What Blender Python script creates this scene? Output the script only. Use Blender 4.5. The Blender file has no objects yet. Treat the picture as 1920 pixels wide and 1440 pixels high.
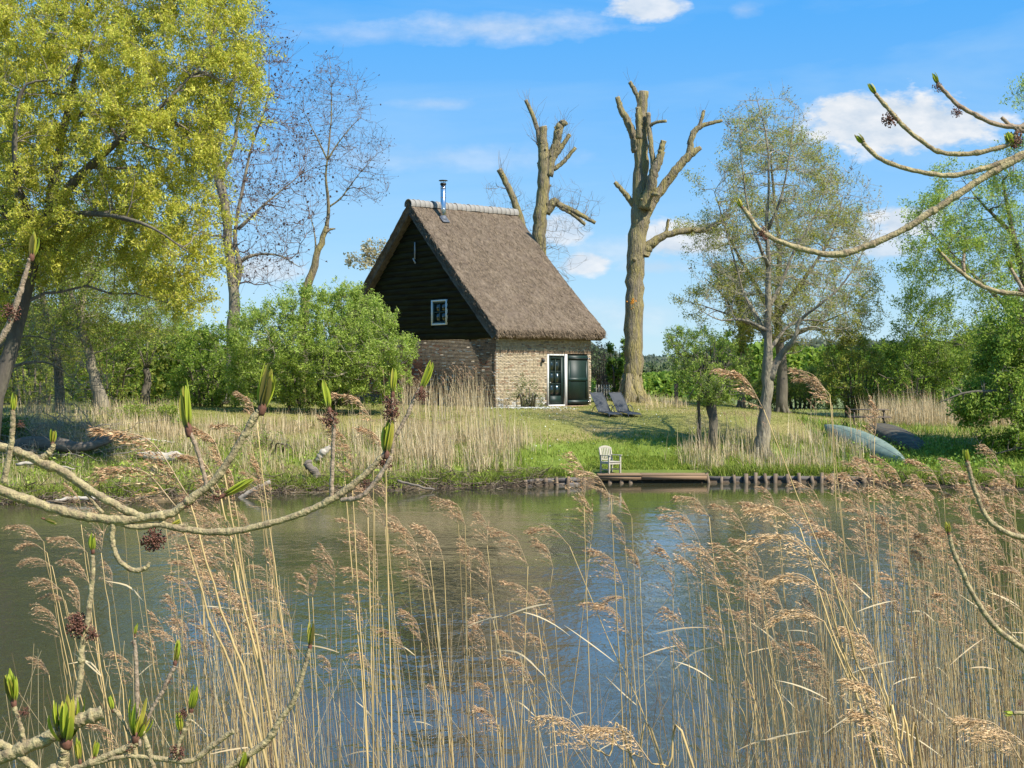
import bpy, math, random
import numpy as np
from mathutils import Vector
random.seed(5)
rng = np.random.default_rng(5)
S = bpy.context.scene
COL = S.collection
R = math.radians
PI = math.pi

# ------------------------------------------------------------------ camera
F = 2800.0; HY = 705.0; CH = 3.86          # focal length in photo pixels, horizon row, eye height over the water
cam_data = bpy.data.cameras.new('camera')
cam_data.sensor_width = 36; cam_data.lens = 36 * F / 1920
cam_data.shift_y = -(720 - HY) / 1920
cam_data.clip_start = 0.05; cam_data.clip_end = 6000
cam = bpy.data.objects.new('camera', cam_data); COL.objects.link(cam)
cam.location = (0, 0, CH); cam.rotation_euler = (R(90), 0, 0)
S.camera = cam

# ------------------------------------------------------------------ light
SUN_AZ = np.array([0.765, -0.644]); SUN_EL = R(48)
world = bpy.data.worlds.new('World'); S.world = world; world.use_nodes = True
nt = world.node_tree; nt.nodes.clear()
def N(t, typ, **kw):
    n = t.nodes.new(typ)
    for k, v in kw.items(): setattr(n, k, v)
    return n
def mth(t, op, a, b=None, c=None, clamp=False):
    n = N(t, 'ShaderNodeMath', operation=op); n.use_clamp = clamp
    for i, v in enumerate((a, b, c)):
        if v is None: continue
        if isinstance(v, (int, float)): n.inputs[i].default_value = v
        else: t.links.new(v, n.inputs[i])
    return n.outputs[0]
def mixc(t, f, a, b, mode='MIX'):
    n = N(t, 'ShaderNodeMix', data_type='RGBA', blend_type=mode)
    for key, v in ((0, f), (6, a), (7, b)):
        if isinstance(v, (int, float)): n.inputs[key].default_value = v
        elif isinstance(v, tuple): n.inputs[key].default_value = v if len(v) == 4 else (*v, 1)
        else: t.links.new(v, n.inputs[key])
    return n.outputs[2]
sky = N(nt, 'ShaderNodeTexSky', sky_type='NISHITA')
sky.sun_disc = False; sky.sun_elevation = SUN_EL; sky.sun_rotation = math.atan2(SUN_AZ[0], SUN_AZ[1])
sky.air_density = 1.0; sky.dust_density = 0.3; sky.ozone_density = 2.5; sky.altitude = 0
hsv = N(nt, 'ShaderNodeHueSaturation'); hsv.inputs['Saturation'].default_value = 1.22; hsv.inputs['Value'].default_value = 1.12
nt.links.new(sky.outputs[0], hsv.inputs['Color'])
tc = N(nt, 'ShaderNodeTexCoord'); sx = N(nt, 'ShaderNodeSeparateXYZ'); nt.links.new(tc.outputs['Generated'], sx.inputs[0])
X, Y, Z = sx.outputs
front = mth(nt, 'GREATER_THAN', Y, 0.05)
ysafe = mth(nt, 'MAXIMUM', Y, 0.05)
u = mth(nt, 'DIVIDE', X, ysafe); v = mth(nt, 'DIVIDE', Z, ysafe)
cmb = N(nt, 'ShaderNodeCombineXYZ'); nt.links.new(u, cmb.inputs[0]); nt.links.new(mth(nt, 'MULTIPLY', v, 2.0), cmb.inputs[1])
nz = N(nt, 'ShaderNodeTexNoise'); nz.inputs['Scale'].default_value = 24; nz.inputs['Detail'].default_value = 8; nz.inputs['Roughness'].default_value = 0.6
nt.links.new(cmb.outputs[0], nz.inputs['Vector'])
cmb2 = N(nt, 'ShaderNodeCombineXYZ'); nt.links.new(mth(nt, 'MULTIPLY', X, 1.0), cmb2.inputs[0]); nt.links.new(mth(nt, 'MULTIPLY', Z, 5.0), cmb2.inputs[1]); nt.links.new(Y, cmb2.inputs[2])
nz2 = N(nt, 'ShaderNodeTexNoise'); nz2.inputs['Scale'].default_value = 2.6; nz2.inputs['Detail'].default_value = 7; nz2.inputs['Roughness'].default_value = 0.55; nz2.inputs['Distortion'].default_value = 0.6
nt.links.new(cmb2.outputs[0], nz2.inputs['Vector'])
nf = mth(nt, 'MULTIPLY', mth(nt, 'SUBTRACT', nz.outputs[0], 0.5), 1.9)
cum = None
# cumulus: direction, half-size (as slopes), strength, softness
for (px, py, a, b, k, soft) in [(1690, 232, 215, 62, 1.0, 3.2), (1600, 215, 90, 48, 1.0, 3.0), (1215, 15, 85, 28, .9, 2.6), (1270, 448, 95, 42, .95, 2.6),
                                (1055, 432, 60, 34, .8, 2.4), (1092, 494, 58, 24, .9, 2.6), (1230, 500, 80, 20, .4, 2), (1700, 415, 75, 36, .95, 2.6), (1650, 460, 110, 34, .8, 2.4),
                                (515, 505, 70, 30, .6, 2), (930, 52, 250, 38, .5, 1.2), (700, 66, 220, 22, .3, 1.0), (1398, 20, 40, 22, .3, 1.2), (860, 296, 300, 30, .28, 1.1),
                                (1150, 470, 130, 30, .35, 1.1), (1180, 590, 200, 40, .3, 1.0), (820, 195, 90, 14, .3, 1.2), (-400, 350, 260, 80, .9, 2.5), (2500, 420, 300, 80, .9, 2.5)]:
    du = mth(nt, 'DIVIDE', mth(nt, 'SUBTRACT', u, (px - 960) / F), a / F)
    dv = mth(nt, 'DIVIDE', mth(nt, 'SUBTRACT', v, -(py - HY) / F), b / F)
    r = mth(nt, 'SQRT', mth(nt, 'ADD', mth(nt, 'MULTIPLY', du, du), mth(nt, 'MULTIPLY', dv, dv)))
    m = mth(nt, 'MULTIPLY', mth(nt, 'MULTIPLY', mth(nt, 'ADD', mth(nt, 'SUBTRACT', 1.0, r), nf), soft, clamp=True), k)
    cum = m if cum is None else mth(nt, 'MAXIMUM', cum, m)
cum = mth(nt, 'MULTIPLY', cum, front)
wisp = mth(nt, 'MULTIPLY', mth(nt, 'MULTIPLY', mth(nt, 'SUBTRACT', nz2.outputs[0], 0.46), 2.2, clamp=True), 0.55)
# shaded bases of the cumulus
sh = mth(nt, 'MULTIPLY', mth(nt, 'SUBTRACT', nz.outputs[0], 0.40), 4.0, clamp=True)
ccol = mixc(nt, sh, (3.3, 3.85, 4.5), (4.9, 5.0, 5.15))
haze_f = mth(nt, 'POWER', mth(nt, 'SUBTRACT', 1.0, mth(nt, 'MULTIPLY', mth(nt, 'ABSOLUTE', Z), 3.6, clamp=True)), 1.6)
SKY_TOP = (.30, 2.12, 5.1); SKY_LOW = (2.75, 4.15, 4.95)
tint = mixc(nt, haze_f, SKY_TOP, SKY_LOW)
c0 = mixc(nt, 0.86, hsv.outputs[0], tint)
c1 = mixc(nt, wisp, c0, (3.4, 4.4, 5.0))
c2 = mixc(nt, cum, c1, ccol)
bg = N(nt, 'ShaderNodeBackground'); bg.inputs[1].default_value = 0.105
nt.links.new(c2, bg.inputs[0])
wo = N(nt, 'ShaderNodeOutputWorld'); nt.links.new(bg.outputs[0], wo.inputs[0])
sd = bpy.data.lights.new('sun', 'SUN'); sd.energy = 4.6; sd.angle = R(0.53); sd.color = (1.0, 0.94, 0.84)
sun = bpy.data.objects.new('sun', sd); COL.objects.link(sun)
sv = Vector((SUN_AZ[0] * math.cos(SUN_EL), SUN_AZ[1] * math.cos(SUN_EL), math.sin(SUN_EL)))
sun.rotation_euler = sv.to_track_quat('Z', 'Y').to_euler(); sun.location = (30, -20, 40)
S.view_settings.view_transform = 'Standard'; S.view_settings.look = 'None'
S.view_settings.exposure = 0.85; S.view_settings.gamma = 1; S.view_settings.use_curve_mapping = False
S.render.engine = 'CYCLES'
S.cycles.use_denoising = True
S.cycles.max_bounces = 6; S.cycles.transparent_max_bounces = 8; S.cycles.diffuse_bounces = 3; S.cycles.glossy_bounces = 3; S.cycles.transmission_bounces = 3
S.cycles.sample_clamp_indirect = 8

# ------------------------------------------------------------------ helpers
def W(px, py, D):
    return np.array([(px - 960) / F * D, D, CH - (py - HY) / F * D])
def build(name, V, faces, mat, parent=None, cols=None, smooth=False, origin=None, kind=None):
    """faces: list of int arrays, each (n,3) or (n,4). V world (or local to the parent's origin) coordinates."""
    V = np.asarray(V, dtype=np.float64).reshape(-1, 3)
    if origin is not None: V = V - np.asarray(origin)
    if not isinstance(faces, (list, tuple)): faces = [faces]
    faces = [np.asarray(f, dtype=np.int32) for f in faces if len(f)]
    me = bpy.data.meshes.new(name)
    me.vertices.add(len(V)); me.vertices.foreach_set('co', V.astype(np.float32).ravel())
    tot = sum(f.size for f in faces); nf_ = sum(len(f) for f in faces)
    me.loops.add(tot); me.polygons.add(nf_)
    me.loops.foreach_set('vertex_index', np.concatenate([f.ravel() for f in faces]))
    sizes = np.concatenate([np.full(len(f), f.shape[1], dtype=np.int32) for f in faces])
    starts = np.concatenate([[0], np.cumsum(sizes)[:-1]]).astype(np.int32)
    me.polygons.foreach_set('loop_start', starts)
    if smooth: me.polygons.foreach_set('use_smooth', np.ones(nf_, dtype=bool))
    me.update(calc_edges=True)
    if cols is not None:
        ca = me.color_attributes.new('col', 'FLOAT_COLOR', 'POINT')
        c4 = np.ones((len(V), 4), dtype=np.float32); c4[:, :3] = cols
        ca.data.foreach_set('color', c4.ravel())
    if mat is not None: me.materials.append(mat)
    o = bpy.data.objects.new(name, me); COL.objects.link(o)
    if parent is not None: o.parent = parent
    if kind: o['kind'] = kind
    return o
def tag(o, label=None, cat=None, group=None, kind=None):
    if label: o['label'] = label
    if cat: o['category'] = cat
    if group: o['group'] = group
    if kind: o['kind'] = kind
    return o
def thing(name, label, cat, loc=(0, 0, 0), rz=0, group=None, kind=None):
    o = bpy.data.objects.new(name, None); COL.objects.link(o); o.empty_display_size = 0.2
    o.location = tuple(float(a) for a in loc); o.rotation_euler = (0, 0, rz)
    return tag(o, label, cat, group, kind)
def norm(a):
    return a / np.maximum(np.linalg.norm(a, axis=-1, keepdims=True), 1e-9)
def tubes(P, Rr, sides=5, cap=False):
    """P (N,K,3), Rr (N,K) -> verts, [faces]"""
    P = np.asarray(P, float); Rr = np.asarray(Rr, float)
    if P.ndim == 2: P = P[None]; Rr = Rr[None]
    Nn, K, _ = P.shape
    T = norm(np.gradient(P, axis=1))
    ref = np.where(np.abs(T[:, :1, 2:3]) > 0.9, np.array([1., 0, 0]), np.array([0, 0, 1.]))
    ref = np.repeat(ref, K, axis=1)
    A = norm(np.cross(T, ref)); B = np.cross(T, A)
    th = np.linspace(0, 2 * PI, sides, endpoint=False)
    V = P[:, :, None, :] + Rr[:, :, None, None] * (np.cos(th)[None, None, :, None] * A[:, :, None, :] + np.sin(th)[None, None, :, None] * B[:, :, None, :])
    idx = np.arange(Nn * K * sides).reshape(Nn, K, sides)
    a = idx[:, :-1, :]; b = np.roll(idx, -1, axis=2)[:, :-1, :]; c = np.roll(idx, -1, axis=2)[:, 1:, :]; d = idx[:, 1:, :]
    q = np.stack([a, b, c, d], -1).reshape(-1, 4)
    fs = [q]
    V = V.reshape(-1, 3)
    if cap:
        nv = len(V); cen = P[:, [0, -1], :].reshape(-1, 3); V = np.vstack([V, cen])
        tri = []
        for n in range(Nn):
            for s_ in range(sides):
                s2 = (s_ + 1) % sides
                tri.append((idx[n, 0, s2], idx[n, 0, s_], nv + 2 * n)); tri.append((idx[n, -1, s_], idx[n, -1, s2], nv + 2 * n + 1))
        fs.append(np.array(tri))
    return V, fs
class Acc:
    """collects geometry for one mesh"""
    def __init__(s): s.V = []; s.F = []; s.C = []; s.n = 0
    def add(s, V, fs, col=None):
        V = np.asarray(V, float).reshape(-1, 3)
        if not isinstance(fs, (list, tuple)): fs = [fs]
        for f in fs:
            if len(f): s.F.append(np.asarray(f, dtype=np.int64) + s.n)
        s.V.append(V)
        if col is None: col = (1, 1, 1)
        c = np.asarray(col, float)
        s.C.append(np.broadcast_to(c, (len(V), 3)).copy())
        s.n += len(V); return s
    def box(s, c, size, rz=0, rot=None, col=None):
        c = np.asarray(c, float); h = np.asarray(size, float) / 2
        v = np.array([[x, y, z] for x in (-1, 1) for y in (-1, 1) for z in (-1, 1)]) * h
        if rot is not None: v = v @ np.asarray(rot).T
        if rz: v = v @ np.array([[math.cos(rz), math.sin(rz), 0], [-math.sin(rz), math.cos(rz), 0], [0, 0, 1]])
        f = np.array([[0, 1, 3, 2], [4, 6, 7, 5], [0, 4, 5, 1], [2, 3, 7, 6], [0, 2, 6, 4], [1, 5, 7, 3]])
        return s.add(v + c, f, col)
    def bar(s, a, b, w, t, col=None, up=(0, 0, 1)):
        """rectangular bar from a to b: w sideways, t along 'up'"""
        a = np.asarray(a, float); b = np.asarray(b, float); d = b - a; L = np.linalg.norm(d); d = d / L
        sd_ = np.cross(d, up)
        if np.linalg.norm(sd_) < 1e-4: sd_ = np.cross(d, (1, 0, 0))
        sd_ = sd_ / np.linalg.norm(sd_); u_ = np.cross(sd_, d)
        return s.box((a + b) / 2, (L, w, t), rot=np.stack([d, sd_, u_], 1), col=col)
    def tube(s, P, Rr, sides=6, cap=True, col=None):
        P = np.asarray(P, float); Rr = np.broadcast_to(np.asarray(Rr, float), (len(P),))
        V, f = tubes(P, Rr, sides, cap); return s.add(V, f, col)
    def obj(s, name, mat, parent=None, smooth=False, origin=None, kind=None, color=False):
        V = np.vstack(s.V)
        t = [f for f in s.F if f.shape[1] == 3]; q = [f for f in s.F if f.shape[1] == 4]
        fs = ([np.vstack(q)] if q else []) + ([np.vstack(t)] if t else [])
        return build(name, V, fs, mat, parent, np.vstack(s.C) if color else None, smooth, origin, kind)
def bevel(o, w, seg=2):
    m = o.modifiers.new('bevel', 'BEVEL'); m.width = w; m.segments = seg; m.limit_method = 'ANGLE'; return o
def spl(pts, k):
    """Catmull-Rom through control points (any dimension) -> k samples"""
    p = np.asarray(pts, float)
    if len(p) == 2: return p[0] + (p[1] - p[0]) * np.linspace(0, 1, k)[:, None]
    q = np.vstack([2 * p[0] - p[1], p, 2 * p[-1] - p[-2]])
    t = np.linspace(0, len(p) - 1 - 1e-6, k); i = t.astype(int); f = (t - i)[:, None]
    p0, p1, p2, p3 = q[i], q[i + 1], q[i + 2], q[i + 3]
    return 0.5 * (2 * p1 + (p2 - p0) * f + (2 * p0 - 5 * p1 + 4 * p2 - p3) * f ** 2 + (3 * p1 - p0 - 3 * p2 + p3) * f ** 3)

# value noise for geometry
_nt = np.random.default_rng(99).random((64, 64))
def vn(x, y):
    x = np.asarray(x, float); y = np.asarray(y, float)
    i = np.floor(x).astype(int); j = np.floor(y).astype(int); fx = x - i; fy = y - j
    fx = fx * fx * (3 - 2 * fx); fy = fy * fy * (3 - 2 * fy)
    g = lambda a, b: _nt[a % 64, b % 64]
    return (g(i, j) * (1 - fx) + g(i + 1, j) * fx) * (1 - fy) + (g(i, j + 1) * (1 - fx) + g(i + 1, j + 1) * fx) * fy
def fbm(x, y, o=3):
    s_ = 0; a = .5
    for k in range(o): s_ = s_ + a * vn(x * 2 ** k + 17 * k, y * 2 ** k + 5 * k); a /= 2
    return s_ / (1 - .5 ** o)

# ------------------------------------------------------------------ materials
def mat(name, base=(.5, .5, .5), rough=.8, var=0.0, scale=5.0, c2=None, bump=0.0, bscale=None, metal=0.0, attr=False, stretch=(1, 1, 1), spec=.5, trans=0.0, detail=6, mixsharp=None, object_coords=True):
    m = bpy.data.materials.new(name); m.use_nodes = True; t = m.node_tree
    b = t.nodes['Principled BSDF']
    b.inputs['Roughness'].default_value = rough; b.inputs['Metallic'].default_value = metal
    b.inputs['Specular IOR Level'].default_value = spec
    tcn = N(t, 'ShaderNodeTexCoord'); mp = N(t, 'ShaderNodeMapping'); mp.inputs['Scale'].default_value = stretch
    t.links.new(tcn.outputs['Object'], mp.inputs['Vector'])
    if attr:
        at = N(t, 'ShaderNodeAttribute', attribute_name='col'); col = at.outputs['Color']
    else:
        rgb = N(t, 'ShaderNodeRGB'); rgb.outputs[0].default_value = (*base, 1); col = rgb.outputs[0]
    if c2 is not None or var:
        nz_ = N(t, 'ShaderNodeTexNoise'); nz_.inputs['Scale'].default_value = scale; nz_.inputs['Detail'].default_value = detail; nz_.inputs['Roughness'].default_value = .65
        t.links.new(mp.outputs[0], nz_.inputs['Vector'])
        f = nz_.outputs[0]
        if c2 is not None:
            k = mixsharp or 3.0
            g = mth(t, 'MULTIPLY_ADD', f, k, .5 - .5 * k, clamp=True)
            col = mixc(t, g, col, (*c2, 1))
        if var:
            nv_ = N(t, 'ShaderNodeTexNoise'); nv_.inputs['Scale'].default_value = scale * 4.3; nv_.inputs['Detail'].default_value = 4
            t.links.new(mp.outputs[0], nv_.inputs['Vector'])
            h = mth(t, 'MULTIPLY_ADD', nv_.outputs[0], 2 * var, 1 - var)
            vm = N(t, 'ShaderNodeVectorMath', operation='SCALE'); t.links.new(col, vm.inputs[0]); t.links.new(h, vm.inputs['Scale']); col = vm.outputs[0]
    t.links.new(col, b.inputs['Base Color'])
    if bump:
        nb = N(t, 'ShaderNodeTexNoise'); nb.inputs['Scale'].default_value = bscale or scale * 3; nb.inputs['Detail'].default_value = 5
        t.links.new(mp.outputs[0], nb.inputs['Vector'])
        bp = N(t, 'ShaderNodeBump'); bp.inputs['Strength'].default_value = 1; bp.inputs['Distance'].default_value = bump
        t.links.new(nb.outputs[0], bp.inputs['Height']); t.links.new(bp.outputs[0], b.inputs['Normal'])
    if trans:
        tr = N(t, 'ShaderNodeBsdfTranslucent'); t.links.new(col, tr.inputs[0])
        mx = N(t, 'ShaderNodeMixShader'); mx.inputs[0].default_value = trans
        t.links.new(b.outputs[0], mx.inputs[1]); t.links.new(tr.outputs[0], mx.inputs[2])
        t.links.new(mx.outputs[0], t.nodes['Material Output'].inputs[0])
    return m
M = dict(
    leaf=mat('leaf', attr=True, rough=.55, trans=.52, spec=.3),
    blade=mat('grass_blade', attr=True, rough=.6, trans=.35, spec=.3),
    straw=mat('reed_straw', attr=True, rough=.65, trans=.2, spec=.3),
    bark=mat('bark_grey', (.16, .135, .10), .9, .5, 3, c2=(.26, .22, .14), bump=.06, bscale=12, stretch=(1, 1, .3), mixsharp=5),
    bark_moss=mat('bark_mossy', (.19, .155, .105), .9, .7, 3.5, c2=(.27, .22, .08), bump=.12, bscale=14, mixsharp=5, stretch=(1.4, 1.4, .2)),
    bark_dark=mat('bark_dark', (.085, .07, .055), .95, .35, 3, c2=(.15, .13, .085), bump=.03, bscale=9, stretch=(1, 1, .3)),
    twig=mat('twig_brown', (.15, .12, .095), .85, .25, 2, c2=(.2, .17, .13)),
    twig_red=mat('twig_reddish', (.125, .085, .075), .85, .25, 2, c2=(.17, .13, .11)),
    twig_pale=mat('twig_pale', (.36, .31, .22), .85, .25, 2, c2=(.2, .18, .12)),
    cut=mat('cut_wood', (.34, .28, .19), .9, .2, 6),
    ash=mat('ash_bark', (.21, .155, .09), .85, .6, 110, mixsharp=4, c2=(.38, .31, .155), bump=.003, bscale=260, spec=.35),
    ash_brown=mat('ash_bark_brown', (.21, .145, .095), .85, .4, 120, c2=(.37, .28, .19), bump=.002, bscale=320, spec=.35),
    driftwood=mat('driftwood', (.50, .45, .37), .85, .3, 4, c2=(.34, .29, .22), bump=.02, bscale=14, stretch=(.4, 2, 2)),
    log=mat('log_grey', (.20, .165, .125), .9, .35, 4, c2=(.11, .09, .07), bump=.03, bscale=10, stretch=(.4, 2, 2)),
    deadstick=mat('dead_stick', (.27, .23, .18), .9, .3, 3),
)

# ------------------------------------------------------------------ terrain
SX = np.array([-400, -60, -22, -15.4, -11, -8, -5.7, -2, 0.8, 2.6, 3.1, 12.5, 13.5, 15.5, 18, 24, 60, 400])
SY = np.array([60, 50, 45.5, 45.0, 46.2, 49.0, 50.0, 51.0, 52.2, 53.3, 53.9, 53.9, 53.0, 51.5, 50.2, 49, 54, 70])
def shore(x): return np.interp(x, SX, SY)
def ground(x, y):
    x = np.asarray(x, float); y = np.asarray(y, float)
    d = y - shore(x)
    piled = np.clip((x + .2) / 1.5, 0, 1) * np.clip((13.4 - x) / .6, 0, 1)      # the piled, vertical stretch of bank
    soft = np.interp(d, [-12, -2, -.4, 0, .5, 1.5, 4, 8, 12, 20, 60], [-2, -.5, -.12, .0, .18, .5, 1.3, 2.05, 2.4, 2.5, 2.45])
    hard = np.interp(d, [-12, -2, -.1, .0, .25, 1.5, 4, 8, 12, 20, 60], [-2, -.7, -.5, .22, .26, .5, 1.3, 2.05, 2.4, 2.5, 2.45])
    z = soft * (1 - piled) + hard * piled
    low = np.clip((x - 10) / 5, 0, 1)
    z = np.where(z > .4, z - low * np.clip(z - .4, 0, 9) * .30, z)
    z = z + np.where(d > .4, (fbm(x * .35 + 3, y * .35) - .5) * .22 * np.clip(d / 4, 0, 1), 0)
    z = z + np.where((d > .0) & (x < -1), (fbm(x * 1.3, y * 1.3 + 9) - .5) * .35 * np.exp(-((d - 2) / 3) ** 2), 0)
    z = z + .38 * np.exp(-(((x - 5.7) / 1.6) ** 2 + ((y - 71) / 2.2) ** 2))          # mound at the foot of the big tree
    near = np.interp(y, [-30, 0, 3, 6, 9, 14, 30], [2.3, 2.05, 1.3, .15, -.6, -1.6, -3])
    return np.maximum(z, near)
def gz(x, y): return float(ground(x, y))
def hit(px, py, d0=30, d1=400):
    """where the line of sight through a photo pixel meets the ground"""
    D = np.concatenate([np.arange(d0, 110, .05), np.arange(110, d1, 1.0)])
    x = (px - 960) / F * D; z = CH - (py - HY) / F * D
    g = ground(x, D); k = np.argmax(g >= z)
    return np.array([x[k], D[k], g[k]])
def spaced(a, b, fine0, fine1, step, grow=1.18):
    c = list(np.arange(fine0, fine1, step)); s_ = step
    while c[-1] < b: s_ *= grow; c.append(c[-1] + s_)
    s_ = step; f = [fine0]
    while f[-1] > a: s_ *= grow; f.append(f[-1] - s_)
    return np.array(f[:0:-1] + c)
gx = spaced(-900, 900, -26, 26, .36); gy = spaced(-60, 2500, 44, 70, .26)
GX, GY = np.meshgrid(gx, gy, indexing='ij')
Vg = np.stack([GX, GY, ground(GX, GY)], -1).reshape(-1, 3)
ii = np.arange(GX.size).reshape(GX.shape)
qg = np.stack([ii[:-1, :-1], ii[1:, :-1], ii[1:, 1:], ii[:-1, 1:]], -1).reshape(-1, 4)
# ground colours: mud at the waterline, rank grass on the bank, drier mown grass on top
dd = Vg[:, 1] - shore(Vg[:, 0]); n1 = fbm(Vg[:, 0] * .5, Vg[:, 1] * .5); n2 = fbm(Vg[:, 0] * 2.1 + 4, Vg[:, 1] * 2.1)
mown = np.array([.20, .195, .05]); dry = np.array([.27, .205, .09]); lush = np.array([.13, .175, .025]); mud = np.array([.075, .055, .036]); field = np.array([.17, .20, .07])
cg = mown + (dry - mown) * np.clip((n1 - .42) * 2.6, 0, 1)[:, None]
k = np.clip((5.0 - dd) / 1.2 + (n2 - .5) * 1.5, 0, 1)[:, None]; cg = cg * (1 - k) + (lush * (.75 + .5 * n2[:, None])) * k
k = np.exp(-((dd - 5.0) / .6) ** 2)[:, None] * .6 * ((Vg[:, 0] > .5) & (Vg[:, 0] < 8))[:, None]; cg = cg * (1 - k) + dry * .95 * k
k = np.clip((.55 - Vg[:, 2]) / .25 + (n2 - .5), 0, 1)[:, None] * np.where((Vg[:, 0] < 1) | (Vg[:, 0] > 12.8) | (dd < .2), 1, .25)[:, None]; cg = cg * (1 - k) + mud * k
k = (np.clip((fbm(Vg[:, 0] * .9 + 31, Vg[:, 1] * .9) - .48) * 6, 0, 1) * (Vg[:, 0] < -2) * (dd < 9))[:, None] * .75; cg = cg * (1 - k) + np.array([.19, .14, .075]) * k
k = np.clip((dd - 25) / 10, 0, 1)[:, None]; cg = cg * (1 - k) + field * k
M['ground'] = mat('ground_grass', attr=True, rough=.95, var=.35, scale=1.6, bump=.03, bscale=14, spec=.2)
tag(build('ground', Vg, qg, M['ground'], cols=cg, smooth=True), kind='structure')

# water
wm = bpy.data.materials.new('river_water'); wm.use_nodes = True; t = wm.node_tree; b = t.nodes['Principled BSDF']
b.inputs['Roughness'].default_value = .06; b.inputs['IOR'].default_value = 1.40; b.inputs['Base Color'].default_value = (.044, .043, .022, 1)
g = N(t, 'ShaderNodeNewGeometry')
def wave(scale, st, dist, rot=0, detail=3):
    mp = N(t, 'ShaderNodeMapping'); mp.inputs['Scale'].default_value = st; mp.inputs['Rotation'].default_value = (0, 0, rot)
    t.links.new(g.outputs['Position'], mp.inputs['Vector'])
    n = N(t, 'ShaderNodeTexNoise'); n.inputs['Scale'].default_value = scale; n.inputs['Detail'].default_value = detail; n.inputs['Roughness'].default_value = .55
    t.links.new(mp.outputs[0], n.inputs['Vector']); return mth(t, 'MULTIPLY', n.outputs[0], dist)
# calm lee under the far bank, ruffled open water nearer
sep = N(t, 'ShaderNodeSeparateXYZ'); t.links.new(g.outputs['Position'], sep.inputs[0])
lee = N(t, 'ShaderNodeMapRange'); t.links.new(sep.outputs[1], lee.inputs[0])
lee.inputs[1].default_value = 30; lee.inputs[2].default_value = 50; lee.inputs[3].default_value = 1.0; lee.inputs[4].default_value = .14
mpn = N(t, 'ShaderNodeTexNoise'); mpn.inputs['Scale'].default_value = .16; mpn.inputs['Detail'].default_value = 4; mq = N(t, 'ShaderNodeMapping'); mq.inputs['Scale'].default_value = (.6, 1.6, 1); t.links.new(g.outputs['Position'], mq.inputs['Vector']); t.links.new(mq.outputs[0], mpn.inputs['Vector'])
patch = mth(t, 'MULTIPLY_ADD', mpn.outputs[0], 2.4, -.35)
hsum = mth(t, 'ADD', mth(t, 'ADD', mth(t, 'ADD', wave(3.2, (1, .45, 1), .026, .25), wave(24.0, (1, .5, 1), .0026, .3)), wave(9.0, (1, .4, 1), .012, -.2)), wave(.9, (1, .6, 1), .022, .1))
hh = mth(t, 'MULTIPLY', mth(t, 'MULTIPLY', hsum, lee.outputs[0]), patch)
bp = N(t, 'ShaderNodeBump'); bp.inputs['Strength'].default_value = 1; bp.inputs['Distance'].default_value = 1
t.links.new(hh, bp.inputs['Height']); t.links.new(bp.outputs[0], b.inputs['Normal'])
tag(build('river_water', [(-1500, -60, 0), (1500, -60, 0), (1500, 75, 0), (-1500, 75, 0)], np.array([[0, 1, 2, 3]]), wm), kind='structure')

# ------------------------------------------------------------------ thatched house
HC = np.array([-0.71, 66.0, 2.44]); HA = math.atan2(.627, .78); LX, LY, WZ = 5.62, 12.3, 3.14
RIDGE_Y = LY / 2; ca, sa = math.cos(HA), math.sin(HA)
def to_local(p):
    q = np.asarray(p, float) - HC; return np.array([q[0] * ca + q[1] * sa, -q[0] * sa + q[1] * ca, q[2]])
house = thing('thatched_house', 'brick house with steep thatched roof and black boarded gable', 'house', HC, HA)
M['brick'] = mat('old_brick', attr=True, rough=.92, var=.3, scale=7, bump=.006, bscale=60, spec=.2)
M['mortar'] = mat('mortar', (.35, .295, .21), .95, .3, 5, c2=(.2, .165, .125), bump=.004, bscale=40)
M['board'] = mat('tarred_board', (.0040, .0052, .0045), .6, .5, 2.2, c2=(.012, .018, .009), bump=.006, bscale=16, stretch=(1, .35, 3), mixsharp=6, spec=.12)
M['white'] = mat('white_paint', (.66, .66, .62), .6, .1, 6)
M['green'] = mat('dark_green_paint', (.004, .019, .014), .55, .2, 3)
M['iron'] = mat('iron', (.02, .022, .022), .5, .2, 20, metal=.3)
M['steel'] = mat('stainless_steel', (.62, .63, .66), .22, .05, 10, metal=1.0)
M['lead'] = mat('lead_flashing', (.10, .11, .13), .6, .2, 8)
M['terracotta'] = mat('ridge_tile_grey', (.31, .285, .245), .9, .25, 5, c2=(.25, .235, .21), bump=.01, bscale=30)
M['glass'] = mat('window_glass', (.012, .02, .018), .05, spec=1.0)
M['thatch'] = mat('thatch', (.100, .070, .046), .95, .75, 1.4, c2=(.160, .120, .080), bump=.035, bscale=16, stretch=(1.6, 1, 1), detail=9, mixsharp=4)
M['thatch_straw'] = mat('thatch_straw', attr=True, rough=.9, spec=.15)
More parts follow.
